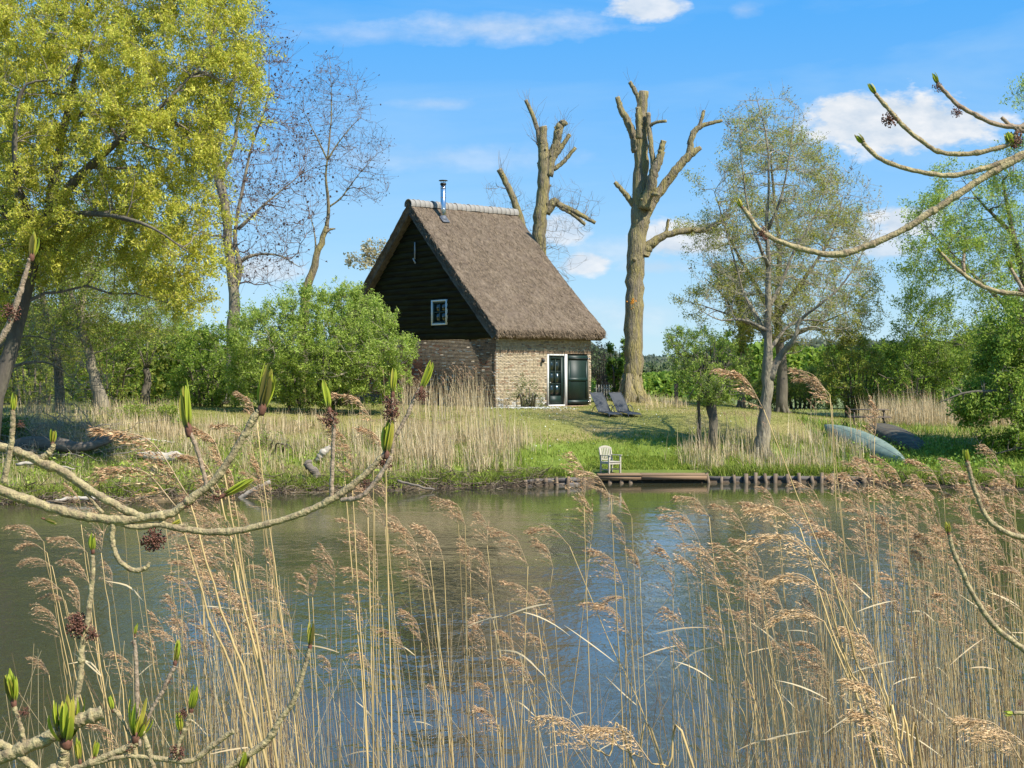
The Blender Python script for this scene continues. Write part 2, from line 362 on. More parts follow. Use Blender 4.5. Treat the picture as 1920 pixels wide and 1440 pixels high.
# mortar core (walls)
def brickwall(name, length, axis, holes, colf):
    """bricks laid in courses with recessed joints; axis 0: along local x facing -y, axis 1: along local y facing -x"""
    acc = Acc(); bl, bh, j, dep = .225, .052, .012, .014
    rows = int(WZ / (bh + j)); cs = []; sz = []; cc = []
    r2 = np.random.default_rng(3 + axis)
    for r_ in range(rows):
        z = (r_ + .5) * (bh + j); x = -(bl / 2 if r_ % 2 else 0)
        while x < length:
            L = bl if r2.random() > .12 else bl / 2
            x0 = max(x, 0); x1 = min(x + L - j, length); x += L
            if x1 - x0 < .03: continue
            if any(x1 > h[0] and x0 < h[1] and h[2] < z < h[3] for h in holes): continue
            if r2.random() < .012: continue
            cs.append(((x0 + x1) / 2, z)); sz.append((x1 - x0, bh * r2.uniform(.9, 1.04), dep + r2.uniform(-.006, .008))); cc.append(colf((x0 + x1) / 2, z, r2))
    cs = np.array(cs); sz = np.array(sz); cc = np.array(cc); n = len(cs)
    corners = np.array([[a, bb, c] for a in (-.5, .5) for bb in (0, 1) for c in (-.5, .5)])   # along, outward, up
    al = cs[:, :1] + corners[None, :, 0] * sz[:, :1]; ou = corners[None, :, 1] * sz[:, 2:3] + 0 * al; up = cs[:, 1:2] + corners[None, :, 2] * sz[:, 1:2]
    V = np.stack([al, -ou, up], -1) if axis == 0 else np.stack([-ou, al, up], -1)
    f = np.array([[2, 3, 7, 6], [0, 2, 6, 4], [1, 5, 7, 3], [0, 1, 3, 2], [4, 6, 7, 5]])
    Fs = (f[None] + 8 * np.arange(n)[:, None, None]).reshape(-1, 4)
    return build(name, V.reshape(-1, 3), Fs, M['brick'], house, np.repeat(cc, 8, 0), kind='stuff')
a0 = Acc()
DX0, DX1, DZ1 = 2.98, 5.43, 2.42      # opening with door and shutter
for (x0, x1, z0, z1) in ((0, DX0, 0, WZ), (DX0, DX1, DZ1, WZ), (DX1, LX, 0, WZ)):
    a0.box(((x0 + x1) / 2, .15, (z0 + z1) / 2), (x1 - x0, .3, z1 - z0))
a0.box((.15, LY / 2 + .15, WZ / 2), (.3, LY - .301, WZ)); a0.box((LX - .15, LY / 2 + .15, WZ / 2), (.3, LY - .301, WZ)); a0.box((LX / 2, LY - .15, WZ / 2 - .01), (LX - .61, .3, WZ - .02))
a0.obj('wall', M['mortar'], house)
def col_side(x, z, r_):
    c = np.array([.47, .385, .255]) * r_.uniform(.86, 1.12)
    if r_.random() < .08: c = np.array([.36, .25, .16]) * r_.uniform(.8, 1.15)
    if r_.random() < .08: c = np.array([.52, .45, .33])
    if z < .45 and fbm(np.array(x * 1.4), np.array(z * 2)) > .5 and r_.random() < .6: c = np.array([.55, .53, .48])
    if x < .12 and int(z / .064) % 2: c = np.array([.5, .44, .34])
    if z > 2.42 and z < 2.56: c = np.array([.36, .25, .16]) * r_.uniform(.8, 1.2)
    return c
def col_gable(y, z, r_):
    n = float(fbm(np.array(y * .45 + 7), np.array(z * .6 + 2)))
    red = np.array([.27, .085, .045]) * r_.uniform(.65, 1.25); pale = np.array([.22, .145, .095]) * r_.uniform(.7, 1.2)
    c = red if (n + r_.uniform(-.1, .1)) > .47 else pale
    if y < .5: c = pale * .95
    if z > 2.88: c = pale * 1.15
    if r_.random() < .10: c = np.array([.42, .37, .31]) * r_.uniform(.8, 1.2)
    if r_.random() < .07: c = np.array([.07, .05, .04])
    if z < .5 and r_.random() < .4: c = c * .55 + .05
    return c
brickwall('brick_courses', LX, 0, [(DX0 - .001, DX1 + .001, -1, DZ1)], col_side)
brickwall('brick_courses', LY, 1, [], col_gable)
# roof: thatch slab swept along the ridge
EAV = .58; GOV = .42; ZR = 9.62; ZE = 3.47; TH = .36        # eave overhang, gable overhang, ridge height, eave top, thickness
def slope_z(q):                                             # q: 0 at ridge .. 1 at eave edge
    return ZR + (ZE - ZR) * q - .16 * np.sin(PI * q) * .6
nq = 46; nu = 54
qs = np.linspace(0, 1, nq); us = np.linspace(-GOV, LX + GOV, nu); HWd = RIDGE_Y + EAV
Vr = []; 
def roof_pt(side, q, uu, low=False):
    y = RIDGE_Y - side * q * HWd
    z = slope_z(q)
    if low: z = z - TH * 1.45 * (1 - .0 * q)
    return y, z
prof = []
for q in qs[::-1]: prof.append((RIDGE_Y + q * HWd, slope_z(q), q, 0))
for q in qs[1:]: prof.append((RIDGE_Y - q * HWd, slope_z(q), q, 0))
prof.append((RIDGE_Y - 1.0 * HWd + .02, slope_z(1) - .22, 1, 1)); prof.append((RIDGE_Y - HWd + .17, slope_z(1) - .34, 1, 1))
for q in qs[::-1][1:]: prof.append((RIDGE_Y - q * HWd * .97, slope_z(q) - TH * 1.5, q, 2))
for q in qs[1:-1]: prof.append((RIDGE_Y + q * HWd * .97, slope_z(q) - TH * 1.5, q, 2))
prof.append((RIDGE_Y + HWd - .17, slope_z(1) - .34, 1, 1)); prof.append((RIDGE_Y + 1.0 * HWd - .02, slope_z(1) - .22, 1, 1))
prof = np.array(prof); npf = len(prof)
U2 = np.concatenate([[us[0] + .10, us[0] + .02], us, [us[-1] - .02, us[-1] - .10]]); shr = np.concatenate([[.14, .04], np.zeros(nu), [.04, .14]])
U2[2] = us[0]; 
PV = np.zeros((len(U2), npf, 3))
for i, uu in enumerate(U2):
    y = prof[:, 0].copy(); z = prof[:, 1].copy(); top = prof[:, 3] == 0
    nn = (fbm(uu * .9 + 0 * y, y * .9, 3) - .5) * .10 + (vn(uu * 7 + 0 * y, z * 7) - .5) * .045
    z = z + np.where(prof[:, 3] < 2, nn, 0); z = z - np.where(top, shr[i], 0) + np.where(prof[:, 3] == 2, shr[i] * .6, 0)
    xx = uu + np.where(i <= 2, (vn(y * 5, z * 5) - .5) * .05, 0) + np.where(i >= len(U2) - 3, (vn(y * 5 + 9, z * 5) - .5) * .05, 0)
    PV[i] = np.stack([xx, y + 0 * xx, z], 1)
idx = np.arange(len(U2) * npf).reshape(len(U2), npf)
qf = np.stack([idx[:-1], np.roll(idx, -1, 1)[:-1], np.roll(idx, -1, 1)[1:], idx[1:]], -1).reshape(-1, 4)
# end caps: join outer and inner chain
def capf(row, rev):
    o_ = list(range(0, 2 * nq - 1)); n_in = npf - (2 * nq - 1); fs = []
    outer = [row[i] for i in range(0, 2 * nq - 1)]; inner = [row[npf - 1 - i] for i in range(n_in)]
    m = len(outer)
    inn = [inner[int(round(i * (n_in - 1) / (m - 1)))] for i in range(m)]
    for i in range(m - 1):
        f = (outer[i], outer[i + 1], inn[i + 1], inn[i]); fs.append(f[::-1] if rev else f)
    return fs
cq = [f for f in capf(idx[0], True) + capf(idx[-1], False)]
tri = np.array([(f[0], f[1], f[2]) for f in cq] + [(f[0], f[2], f[3]) for f in cq if len(set(f)) == 4])
roof = build('roof', PV.reshape(-1, 3), [qf, tri], M['thatch'], house, smooth=False)
# loose straws over the thatch and along its cut edges
ns = 26000; side = np.where(rng.random(ns) < .85, 1, -1); q = rng.random(ns) ** .9; uu = rng.uniform(-GOV, LX + GOV, ns)
edge = rng.random(ns) < .16; q = np.where(edge & (side > 0), 1 - rng.random(ns) * .02, q)
edge2 = rng.random(ns) < .10; uu = np.where(edge2, -GOV + rng.random(ns) * .06, uu)
y = RIDGE_Y - side * q * HWd; z = slope_z(q) + (fbm(uu * .9, y * .9, 3) - .5) * .10 - np.where(edge, rng.random(ns) * .3, 0) - np.where(edge2 & ~edge, rng.random(ns) * .45, 0)
dn = np.stack([rng.normal(0, .22, ns), -side * .72 + rng.normal(0, .1, ns), -.72 + rng.normal(0, .12, ns)], 1); dn = norm(dn)
nr = np.stack([np.where(edge2, -.5, 0) + 0 * q, -side * .7, .7 + 0 * q], 1)
L = rng.uniform(.06, .2, ns)[:, None]; w = rng.uniform(.006, .014, ns)[:, None]
p0 = np.stack([uu, y, z], 1) + nr * .004; p1 = p0 + dn * L + nr * rng.uniform(.0, .022, ns)[:, None]
sdv = norm(np.cross(dn, nr)) * w
Vs = np.stack([p0 - sdv, p0 + sdv, p1 + sdv * .5, p1 - sdv * .5], 1).reshape(-1, 3)
cl = (np.array([.165, .124, .082]) * rng.uniform(.35, 1.7, ns)[:, None])
build('loose_straw', Vs, np.arange(ns * 4).reshape(-1, 4), M['thatch_straw'], roof, np.repeat(cl, 4, 0), kind='stuff')
# ridge tiles, overlapping half rounds
tile_me = None; ntile = 24
for i in range(ntile):
    L_ = (LX + 2 * GOV + .06) / ntile; x0 = -GOV - .03 + i * L_
    if tile_me is None:
        a = Acc(); th = np.linspace(-.12 * PI, 1.12 * PI, 13); ring = lambda rr, xx: np.stack([0 * th + xx, rr * np.cos(th), rr * .9 * np.sin(th)], 1)
        rows_ = [ring(.27, 0), ring(.295, 0.002), ring(.298, .05), ring(.275, .085), ring(.27, L_ + .02), ring(.24, L_ + .02)]
        V = np.vstack(rows_); f = [[r_ * 13 + k_, r_ * 13 + k_ + 1, (r_ + 1) * 13 + k_ + 1, (r_ + 1) * 13 + k_] for r_ in range(5) for k_ in range(12)]
        a.add(V, np.array(f)); o = a.obj('ridge_tile', M['terracotta'], roof, smooth=True); tile_me = o.data
    else:
        o = bpy.data.objects.new('ridge_tile', tile_me); COL.objects.link(o); o.parent = roof
    o.location = (x0, RIDGE_Y, ZR - .10 + random.uniform(-.012, .012)); o.rotation_euler = (random.uniform(-.05, .05), random.uniform(-.02, .02), random.uniform(-.02, .02))
# gable weatherboards, one object per board
nb = 21; zt = ZR - .62; bhgt = (zt - WZ) / nb
WY0, WY1, WZ0, WZ1 = 3.53, 4.74, 3.78, 4.95
a = Acc(); a.add([(.02, .3, WZ), (.02, LY - .3, WZ), (.02, RIDGE_Y, ZR - .7)], np.array([[0, 1, 2]])); a.obj('boarding', M['board'], house)
r3 = np.random.default_rng(8)
for i in range(nb):
    z0 = WZ - .03 + i * bhgt; z1 = z0 + bhgt * 1.22
    def yl(z): return max(RIDGE_Y - HWd * (z - slope_z(1) + TH * 1.1) / (slope_z(0) - slope_z(1)) - 0, 0)
    f_ = lambda z: (1 - np.clip((z + TH * 1.3 - ZE) / (ZR - ZE), 0, 1)) * HWd
    wlo = min(f_(z0), RIDGE_Y); whi = min(f_(z1), RIDGE_Y)
    spans = [(-1, 1)]
    segs = []
    if z0 < WZ1 - .05 and z1 > WZ0 + .05: segs = [(RIDGE_Y - wlo, WY0, RIDGE_Y - whi, WY0), (WY1, RIDGE_Y + wlo, WY1, RIDGE_Y + whi)]
    else: segs = [(RIDGE_Y - wlo, RIDGE_Y + wlo, RIDGE_Y - whi, RIDGE_Y + whi)]
    for (ya, yb, yc, yd) in segs:
        k = max(int((yb - ya) / .35), 2); s_ = np.linspace(0, 1, k + 1); wob = np.cumsum(r3.normal(0, .010, k + 1)); wob -= wob.mean(); wo2 = r3.normal(0, .007, k + 1)
        yb_ = ya + (yb - ya) * s_; yt_ = yc + (yd - yc) * s_
        out = .085 + r3.uniform(0, .02) + wo2
        V = np.vstack([np.stack([-out, yb_, z0 + wob], 1), np.stack([-.012 + 0 * s_ - .004, yt_, z1 + 0 * s_], 1), np.stack([-out + .028, yb_, z0 + wob], 1)])
        n_ = k + 1
        f = [[j, j + 1, n_ + j + 1, n_ + j] for j in range(k)] + [[2 * n_ + j, 2 * n_ + j + 1, j + 1, j] for j in range(k)]
        build('weatherboard', V, np.array(f), M['board'], house)
# gable window
a = Acc(); yc = (WY0 + WY1) / 2; zc = (WZ0 + WZ1) / 2; hw = (WY1 - WY0) / 2; hh_ = (WZ1 - WZ0) / 2; fw = .08
for s_ in (-1, 1):
    a.box((-.065, yc + s_ * (hw - fw / 2), zc), (.11, fw, hh_ * 2)); a.box((-.065, yc, zc + s_ * (hh_ - fw / 2)), (.11, 2 * hw - 2 * fw, fw))
win = a.obj('window', M['white'], house)
a = Acc(); iw = hw - fw; ih = hh_ - fw
for s_ in (-1, 1):
    a.box((-.045, yc + s_ * (iw - .035), zc), (.06, .07, ih * 2)); a.box((-.045, yc, zc + s_ * (ih - .035)), (.06, 2 * iw - .14, .07))
a.box((-.047, yc, zc), (.045, .035, 2 * ih - .2))
for s_ in (-1, 1): a.box((-.047, yc + s_ * (iw / 2 - .04), zc + .02), (.04, iw - .13, .035))
a.obj('sash', mat('sash_green', (.02, .05, .04), .5, .2, 3), win)
for iy in (-1, 1):
    for iz in (-1, 1):
        a = Acc(); a.box((-.035, yc + iy * (iw - .1 + .0175) / 2, zc + iz * (ih - .07) / 2 + .01), (.006, iw - .09, ih - .09)); a.obj('pane', M['glass'], win)
# hoist iron high in the gable
a = Acc(); yk = 6.05; a.bar((-.12, yk, 6.95), (-.12, yk, 7.75), .05, .05); a.bar((-.1, yk - .02, 6.75), (-.1, yk + .18, 7.0), .07, .03, up=(1, 0, 0)); a.obj('wall_anchor', mat('pale_iron', (.32, .33, .34), .5, .2, 10), house)
# door opening: white frame, glazed door, closed shutter beside it
a = Acc(); yf = .03
a.box((DX0 + .03, yf, DZ1 / 2), (.06, .10, DZ1)); a.box((4.07, yf - .02, DZ1 / 2 - .0), (.12, .12, DZ1)); a.box((3.51, yf, DZ1 - .04), (.93, .10, .08)); a.box((3.49, yf - .03, .055), (.95, .16, .11))
df = a.obj('door_frame', M['white'], house)
a = Acc(); x0, x1 = DX0 + .065, 3.96; z0, z1 = .115, DZ1 - .09
a.box((x0 + .07, .06, (z0 + z1) / 2), (.14, .05, z1 - z0)); a.box((x1 - .07, .06, (z0 + z1) / 2), (.14, .05, z1 - z0)); a.box(((x0 + x1) / 2, .062, z1 - .07), (x1 - x0 - .282, .046, .14)); a.box(((x0 + x1) / 2, .062, z0 + .2), (x1 - x0 - .282, .046, .4))
xm = (x0 + x1) / 2; gx0, gx1, gz0, gz1 = x0 + .14, x1 - .14, z0 + .4, z1 - .14
a.box((xm, .063, (gz0 + gz1) / 2), (.035, .035, gz1 - gz0))
for k in (1, 2):
    for s_ in (-1, 1): a.box((xm + s_ * ((gx1 - gx0) / 4 + .009), .064, gz0 + (gz1 - gz0) * k / 3), ((gx1 - gx0) / 2 - .02, .03, .035))
door = a.obj('door', M['green'], house)
for ix in range(2):
    for iz in range(3):
        gw = (gx1 - gx0) / 2; gh = (gz1 - gz0) / 3
        b_ = Acc(); b_.box((gx0 + gw * (ix + .5), .072, gz0 + gh * (iz + .5)), (gw - .04, .006, gh - .04)); b_.obj('pane', M['glass'], door)
a = Acc(); a.bar((x0 + .06, .02, 1.12), (x0 + .18, .0, 1.12), .025, .025); a.obj('handle', M['steel'], door)
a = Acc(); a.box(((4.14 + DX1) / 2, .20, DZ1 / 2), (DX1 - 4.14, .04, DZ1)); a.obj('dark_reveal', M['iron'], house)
sx0, sx1 = 4.16, 5.36
a = Acc()
nbs = 1
for k in range(nbs): a.box((sx0 + (k + .5) * (sx1 - sx0) / nbs, -.045, 1.235), ((sx1 - sx0) / nbs - .0025, .035, 2.27))
shut = a.obj('shutter', M['green'], house)
a = Acc()
for zz, hh2 in ((2.26, .18), (1.26, .16), (.22, .18)): a.box(((sx0 + sx1) / 2, -.078, zz), (sx1 - sx0 - .01, .03, hh2))
for xx in (sx0 + .07, sx1 - .07): a.box((xx, -.0775, 1.24), (.12, .028, 1.70))
a.obj('rail', mat('green_rail', (.005, .023, .017), .5, .2, 3), shut)
for zz in (2.22, .22):
    a = Acc(); a.box(((sx0 + sx1) / 2 + .1, -.10, zz), (1.15, .012, .035)); a.box((sx1 + .03, -.095, zz), (.12, .03, .06)); a.obj('hinge', M['iron'] if zz < 1 else M['iron'], shut)
a = Acc(); a.box((sx1 + .035, -.12, 2.22), (.10, .03, .045)); a.box((sx1 + .035, -.12, .24), (.10, .03, .04)); a.obj('hinge_plate', M['steel'], shut)
a = Acc(); a.tube([(2.62, -.02, 2.20), (2.62, -.11, 2.26), (2.62, -.13, 2.18)], [.015, .015, .015], 6); a.tube([(2.62, -.13, 2.20), (2.62, -.13, 2.12), (2.62, -.13, 2.02)], [.03, .08, .05], 8); a.obj('wall_lamp', M['iron'], house)
a = Acc(); a.box((LX / 2 + 1.2, -.22, .02), (2.9, .42, .08)); a.obj('doorstep', mat('brick_step', (.34, .22, .15), .9, .3, 6, bump=.01), house)
# stove pipe through the right-hand slope
def ray_roof(px, py):
    d = (W(px, py, 1) - np.array([0, 0, CH]));
    for D in np.arange(60, 80, .01):
        l = to_local(np.array([0, 0, CH]) + d * D)
        if l[1] > -EAV and l[1] < RIDGE_Y and -GOV < l[0] < LX + GOV and l[2] <= slope_z((RIDGE_Y - l[1]) / HWd): return l, D
cp, cD = ray_roof(831, 410)
ptop = to_local(W(829, 338, cD))[2]
a = Acc(); a.tube([(cp[0], cp[1], cp[2] - .3), (cp[0], cp[1], cp[2] + .5), (cp[0], cp[1], ptop - .22)], [.125, .125, .125], 16)
ch = a.obj('chimney', M['steel'], house, smooth=True)
for zz in (.25, .55, .8):
    a = Acc(); z_ = cp[2] + (ptop - cp[2]) * zz; a.tube([(cp[0], cp[1], z_ - .02), (cp[0], cp[1], z_ + .02)], [.133, .133], 16); a.obj('pipe_band', M['steel'], ch, smooth=True)
a = Acc(); a.tube([(cp[0], cp[1], ptop - .22), (cp[0], cp[1], ptop - .17), (cp[0], cp[1], ptop - .12)], [.14, .15, .11], 16); a.tube([(cp[0], cp[1], ptop - .03), (cp[0], cp[1], ptop)], [.22, .20], 16)
for k in range(3): a.bar((cp[0] + .1 * math.cos(k * 2.1), cp[1] + .1 * math.sin(k * 2.1), ptop - .16), (cp[0] + .13 * math.cos(k * 2.1), cp[1] + .13 * math.sin(k * 2.1), ptop - .02), .015, .015)
a.obj('cowl', M['iron'], ch)
a = Acc(); sl = math.atan2(ZR - ZE, HWd); rot = np.array([[1, 0, 0], [0, math.cos(sl), -math.sin(sl)], [0, math.sin(sl), math.cos(sl)]])
a.box((cp[0], cp[1] - .12, cp[2] - .05), (.40, .42, .04), rot=rot); a.tube([(cp[0], cp[1], cp[2] - .15), (cp[0], cp[1], cp[2] + .14)], [.22, .135], 14)
a.obj('flashing', M['lead'], ch)

# ------------------------------------------------------------------ trees
def inpoly(p, poly):
    x, y = p[:, 0], p[:, 1]; c = np.zeros(len(p), bool); n = len(poly)
    for i in range(n):
        x1, y1 = poly[i]; x2, y2 = poly[(i + 1) % n]
        m = ((y1 > y) != (y2 > y)) & (x < (x2 - x1) * (y - y1) / (y2 - y1 + 1e-9) + x1); c ^= m
    return c
def edged(p, poly):
    d = np.full(len(p), 1e9); n = len(poly)
    for i in range(n):
        a = np.array(poly[i], float); b = np.array(poly[(i + 1) % n], float); ab = b - a
        t_ = np.clip(((p - a) @ ab) / (ab @ ab), 0, 1); d = np.minimum(d, np.linalg.norm(p - a - t_[:, None] * ab, axis=1))
    return d
def crown_pts(poly, D, thick, n, g, holes=.0, hs=90., seed=0):
    poly = np.array(poly, float); lo, hi = poly.min(0), poly.max(0); out = np.zeros((0, 2))
    while len(out) < n:
        p = lo + (hi - lo) * g.random((n * 3, 2)); p = p[inpoly(p + g.normal(0, 5, p.shape) + (fbm(p[:, 0] / 22 + seed, p[:, 1] / 22, 2)[:, None] - .5) * 60, poly)]
        if holes: p = p[fbm(p[:, 0] / hs + seed, p[:, 1] / hs + seed * 2, 3) + g.normal(0, .03, len(p)) > holes]
        out = np.vstack([out, p])
    out = out[:n]; e = edged(out, poly); em = max(e.max(), 1)
    half = thick * np.sqrt(np.clip(e / em, .03, 1)); Dz = D + g.uniform(-1, 1, n) * half
    return np.stack([(out[:, 0] - 960) / F * Dz, Dz, CH - (out[:, 1] - HY) / F * Dz], 1)
def limb(pts, D, k=10, noise=0.0, g=None):
    """pts: (px, py, radius_px[, depth offset])"""
    q = spl([(p[0], p[1], p[2], p[3] if len(p) > 3 else 0) for p in pts], k)
    P = np.stack([(q[:, 0] - 960) / F * (D + q[:, 3]), D + q[:, 3], CH - (q[:, 1] - HY) / F * (D + q[:, 3])], 1)
    Rr = np.maximum(q[:, 2], .3) / F * D
    if noise and g is not None: P[1:-1] += g.normal(0, noise, (k - 2, 3)) * Rr[1:-1, None]
    return P, Rr
def attach(Tg, Pn, Tn, Rn):
    A = np.empty_like(Tg); TA = np.empty_like(Tg); RA = np.empty(len(Tg))
    for s_ in range(0, len(Tg), 500):
        t_ = Tg[s_:s_ + 500]; d = np.linalg.norm(t_[:, None] - Pn[None], axis=2) + .9 * np.maximum(0, Pn[None, :, 2] - t_[:, None, 2])
        k = d.argmin(1); A[s_:s_ + 500] = Pn[k]; TA[s_:s_ + 500] = Tn[k]; RA[s_:s_ + 500] = Rn[k]
    return A, TA, RA
def arcs(A, TA, B, K, g, curl=.8, droop=0., wob=.03):
    d = B - A; L = np.linalg.norm(d, axis=1, keepdims=True)
    m0 = norm(TA + norm(d) * .8) * L * curl; m1 = norm(d + np.array([0, 0, 1.]) * (.35 - droop) * L) * L
    s_ = np.linspace(0, 1, K)[None, :, None]
    h00 = 2 * s_ ** 3 - 3 * s_ ** 2 + 1; h10 = s_ ** 3 - 2 * s_ ** 2 + s_; h01 = -2 * s_ ** 3 + 3 * s_ ** 2; h11 = s_ ** 3 - s_ ** 2
    P = h00 * A[:, None] + h10 * m0[:, None] + h01 * B[:, None] + h11 * m1[:, None]
    n_ = g.normal(0, wob, P.shape) * L[:, None]; n_[:, 0] = 0; return P + n_
def nodes(batches):
    Pn = np.vstack([P.reshape(-1, 3) for P, _ in batches]); Rn = np.concatenate([r.ravel() for _, r in batches])
    Tn = np.vstack([norm(np.gradient(P, axis=-2)).reshape(-1, 3) for P, _ in batches]); return Pn, Tn, Rn
def leaves(C, size, g, cols, flat=.3, aspect=.35, size_sd=.3, droop=0., tri=False):
    n = len(C); a = g.normal(0, 1, (n, 3)); a[:, 2] -= droop; a = norm(a); nrm = g.normal(0, 1, (n, 3)); nrm[:, 2] += flat * 2; b = norm(np.cross(a, nrm))
    l = size * np.clip(g.normal(1, size_sd, n), .4, 2)[:, None]; w_ = l * aspect
    V = np.stack([C - a * l / 2, C + b * w_ / 2, C + a * l / 2, C - b * w_ / 2], 1).reshape(-1, 3); nv = 4
    if tri: V = np.stack([C - a * l / 2 + b * w_ * .62, C - a * l / 2 - b * w_ * .62, C + a * l / 2], 1).reshape(-1, 3); nv = 3
    cols = np.array(cols, float); k = g.integers(0, len(cols), n); f = g.random((n, 1)); k2 = g.integers(0, len(cols), n)
    c = (cols[k] * f + cols[k2] * (1 - f)) * g.uniform(.75, 1.25, (n, 1))
    return V, np.arange(n * nv).reshape(-1, nv), np.repeat(c, nv, 0)
def grow(name, label, cat, limbs, D, poly=None, thick=2.5, tiers=(20, 200, 1500), K=(8, 6, 4), trad=(.05, .02, .008), tip=.004, nleaf=0, lsize=.1, lcols=None, laspect=.35, ljit=.12,
         bark='bark', twig='twig', group=None, seed=1, holes=0., hs=90., droop=0., ldroop=0., sub=0, sublen=.6, subup=.25, buds=0, budcol=None, budsize=.06, pts=None, curl=.8, sides=9, wob=.017, extra=None, lmat='leaf', tmin=.15):
    g = np.random.default_rng(seed)
    batches = [limb(l, D, max(10, (5 if name.startswith('pollarded') else 3) * len(l)), .08, g) for l in limbs]
    if poly is not None and not name.startswith('pollarded'):
        for P, r_ in batches[:]: r_ *= np.linspace(1, .35, len(r_)) if P is not batches[0][0] else np.linspace(1, .6, len(r_))
    base = batches[0][0][0].copy(); base[2] = gz(base[0], base[1])
    batches[0][0][0, 2] = min(batches[0][0][0, 2], base[2] - .15)
    root = thing(name, label, cat, base, 0, group)
    a = Acc()
    for P, r_ in batches:
        rr = r_ * (1 + .03 * np.sin(np.arange(len(r_)) * 2.3 + seed)); a.tube(P, rr, sides, cap=True)
    # root flare
    P0, r0 = batches[0]
    if r0[0] > .12:
        for k in range(6):
            an = k * PI / 3 + seed; e = base + np.array([math.cos(an), math.sin(an), 0]) * r0[0] * 1.35; e[2] = gz(e[0], e[1]) - .08
            a.tube(np.array([base + np.array([math.cos(an), math.sin(an), 0]) * r0[0] * .45 + [0, 0, r0[0] * 2.0], (base + e) / 2 + [0, 0, r0[0] * .8], e]), [r0[0] * .3, r0[0] * .38, r0[0] * .3], 6)
    for i_, v_ in enumerate(a.V):
        am = .018 * min(1, D / 60) * (.9 if name.startswith('pollarded') else 1)
        v_[:, 0] += (vn(v_[:, 0] * 9 + 3, v_[:, 2] * 4) - .5) * am * 2; v_[:, 1] += (vn(v_[:, 1] * 9 + 11, v_[:, 2] * 4 + 7) - .5) * am * 2
    if name.startswith('pollarded'):
        for P, r_ in batches:
            for q_ in range(2 if len(P) < 20 else 9):
                j_ = g.integers(1, len(P) - 1); an = g.uniform(0, 2 * PI); o_ = np.array([math.cos(an), math.sin(an), .3]); rr_ = r_[j_]
                a.tube([P[j_] + o_ * rr_ * .6, P[j_] + o_ * rr_ * .95, P[j_] + o_ * rr_ * 1.22], [rr_ * .34, rr_ * .24, rr_ * .12], 6)
    a.obj('trunk', M[bark], root, smooth=True, origin=base)
    if name.startswith('pollarded'):
        for P, r_ in batches:
            t_ = norm(P[-1] - P[-2]); c_ = Acc(); c_.tube([P[-1] - t_ * .03, P[-1] + t_ * .012], [r_[-1] * 1.0, r_[-1] * .98], 10); c_.obj('sawn_end', M['cut'], root, origin=base)
    cur = [(P[None], r_[None]) for P, r_ in batches]
    last = None; tw = Acc()
    allb = list(cur)
    if poly is not None or pts is not None:
        src = pts
        for ti, n in enumerate(tiers):
            Tg = crown_pts(poly, D, thick, n, g, holes, hs, seed)
            if ti >= len(tiers) - 1 or ti > 0: pass
            Pn, Tn, Rn = nodes(allb)
            A, TA, RA = attach(Tg, Pn, Tn, Rn)
            P = arcs(A, TA, Tg, K[ti], g, curl, droop, wob); r0_ = np.minimum(RA * .75, trad[ti]); sarr = np.linspace(0, 1, K[ti])
            Rr = r0_[:, None] * (1 - sarr) ** .8 + tip * sarr ** .5; Rr = np.minimum(Rr, RA[:, None])
            allb.append((P, Rr)); last = (P, Rr)
            V, f = tubes(P, Rr, (6, 4, 3)[min(ti, 2)]); tw.add(V, f)
        if sub:
            P, Rr = last; n, Kk, _ = P.shape; idx_ = g.integers(0, n, n * sub); tt = g.uniform(.25, 1, n * sub) * (Kk - 1); i0 = np.minimum(tt.astype(int), Kk - 2); fr = (tt - i0)[:, None]
            A = P[idx_, i0] * (1 - fr) + P[idx_, i0 + 1] * fr; T = norm(P[idx_, i0 + 1] - P[idx_, i0])
            dr = norm(T + g.normal(0, .55, A.shape) + np.array([0, 0, subup])); L_ = sublen * g.uniform(.4, 1.2, (len(A), 1))
            B = A + dr * L_; Mx = (A + B) / 2 + g.normal(0, .06, A.shape) * L_ + np.array([0, 0, -.05]) * L_ * (1 if subup > 0 else -1)
            P2 = np.stack([A, Mx, B], 1); R2 = np.tile(np.array([tip * 1.1, tip * .9, tip * .6]), (len(A), 1)); V, f = tubes(P2, R2, 3); V, f = tubes(P2[:, ::2], R2[:, ::2], 3) if n > 1500 else (V, f); tw.add(V, f); last = (P2, R2); allb.append((P2, R2))
        if tw.n: 
            tw.obj('branches', M[twig], root, origin=base)
    if nleaf:
        P, Rr = last; n, Kk, _ = P.shape; idx_ = g.integers(0, n, nleaf); tt = g.uniform(tmin, 1, nleaf) * (Kk - 1); i0 = np.minimum(tt.astype(int), Kk - 2); fr = (tt - i0)[:, None]
        C = P[idx_, i0] * (1 - fr) + P[idx_, i0 + 1] * fr + g.normal(0, ljit, (nleaf, 3))
        V, f, c = leaves(C, lsize * 1.06, g, lcols, aspect=laspect, droop=ldroop, tri=True)
        build('crown', V, f, M[lmat], root, c, origin=base, kind='stuff')
    if buds:
        P, Rr = last; k = g.integers(0, len(P), buds); C = P[k, -1] + g.normal(0, .02, (buds, 3))
        V, f, c = leaves(C, budsize, g, budcol, aspect=.5)
        V2, f2, c2_ = leaves(C, budsize, g, budcol, aspect=.5)
        build('buds', np.vstack([V, V2]), np.vstack([f, f2 + len(V)]), M['leaf'], root, np.vstack([c, c2_]), origin=base, kind='stuff')
    return root, allb
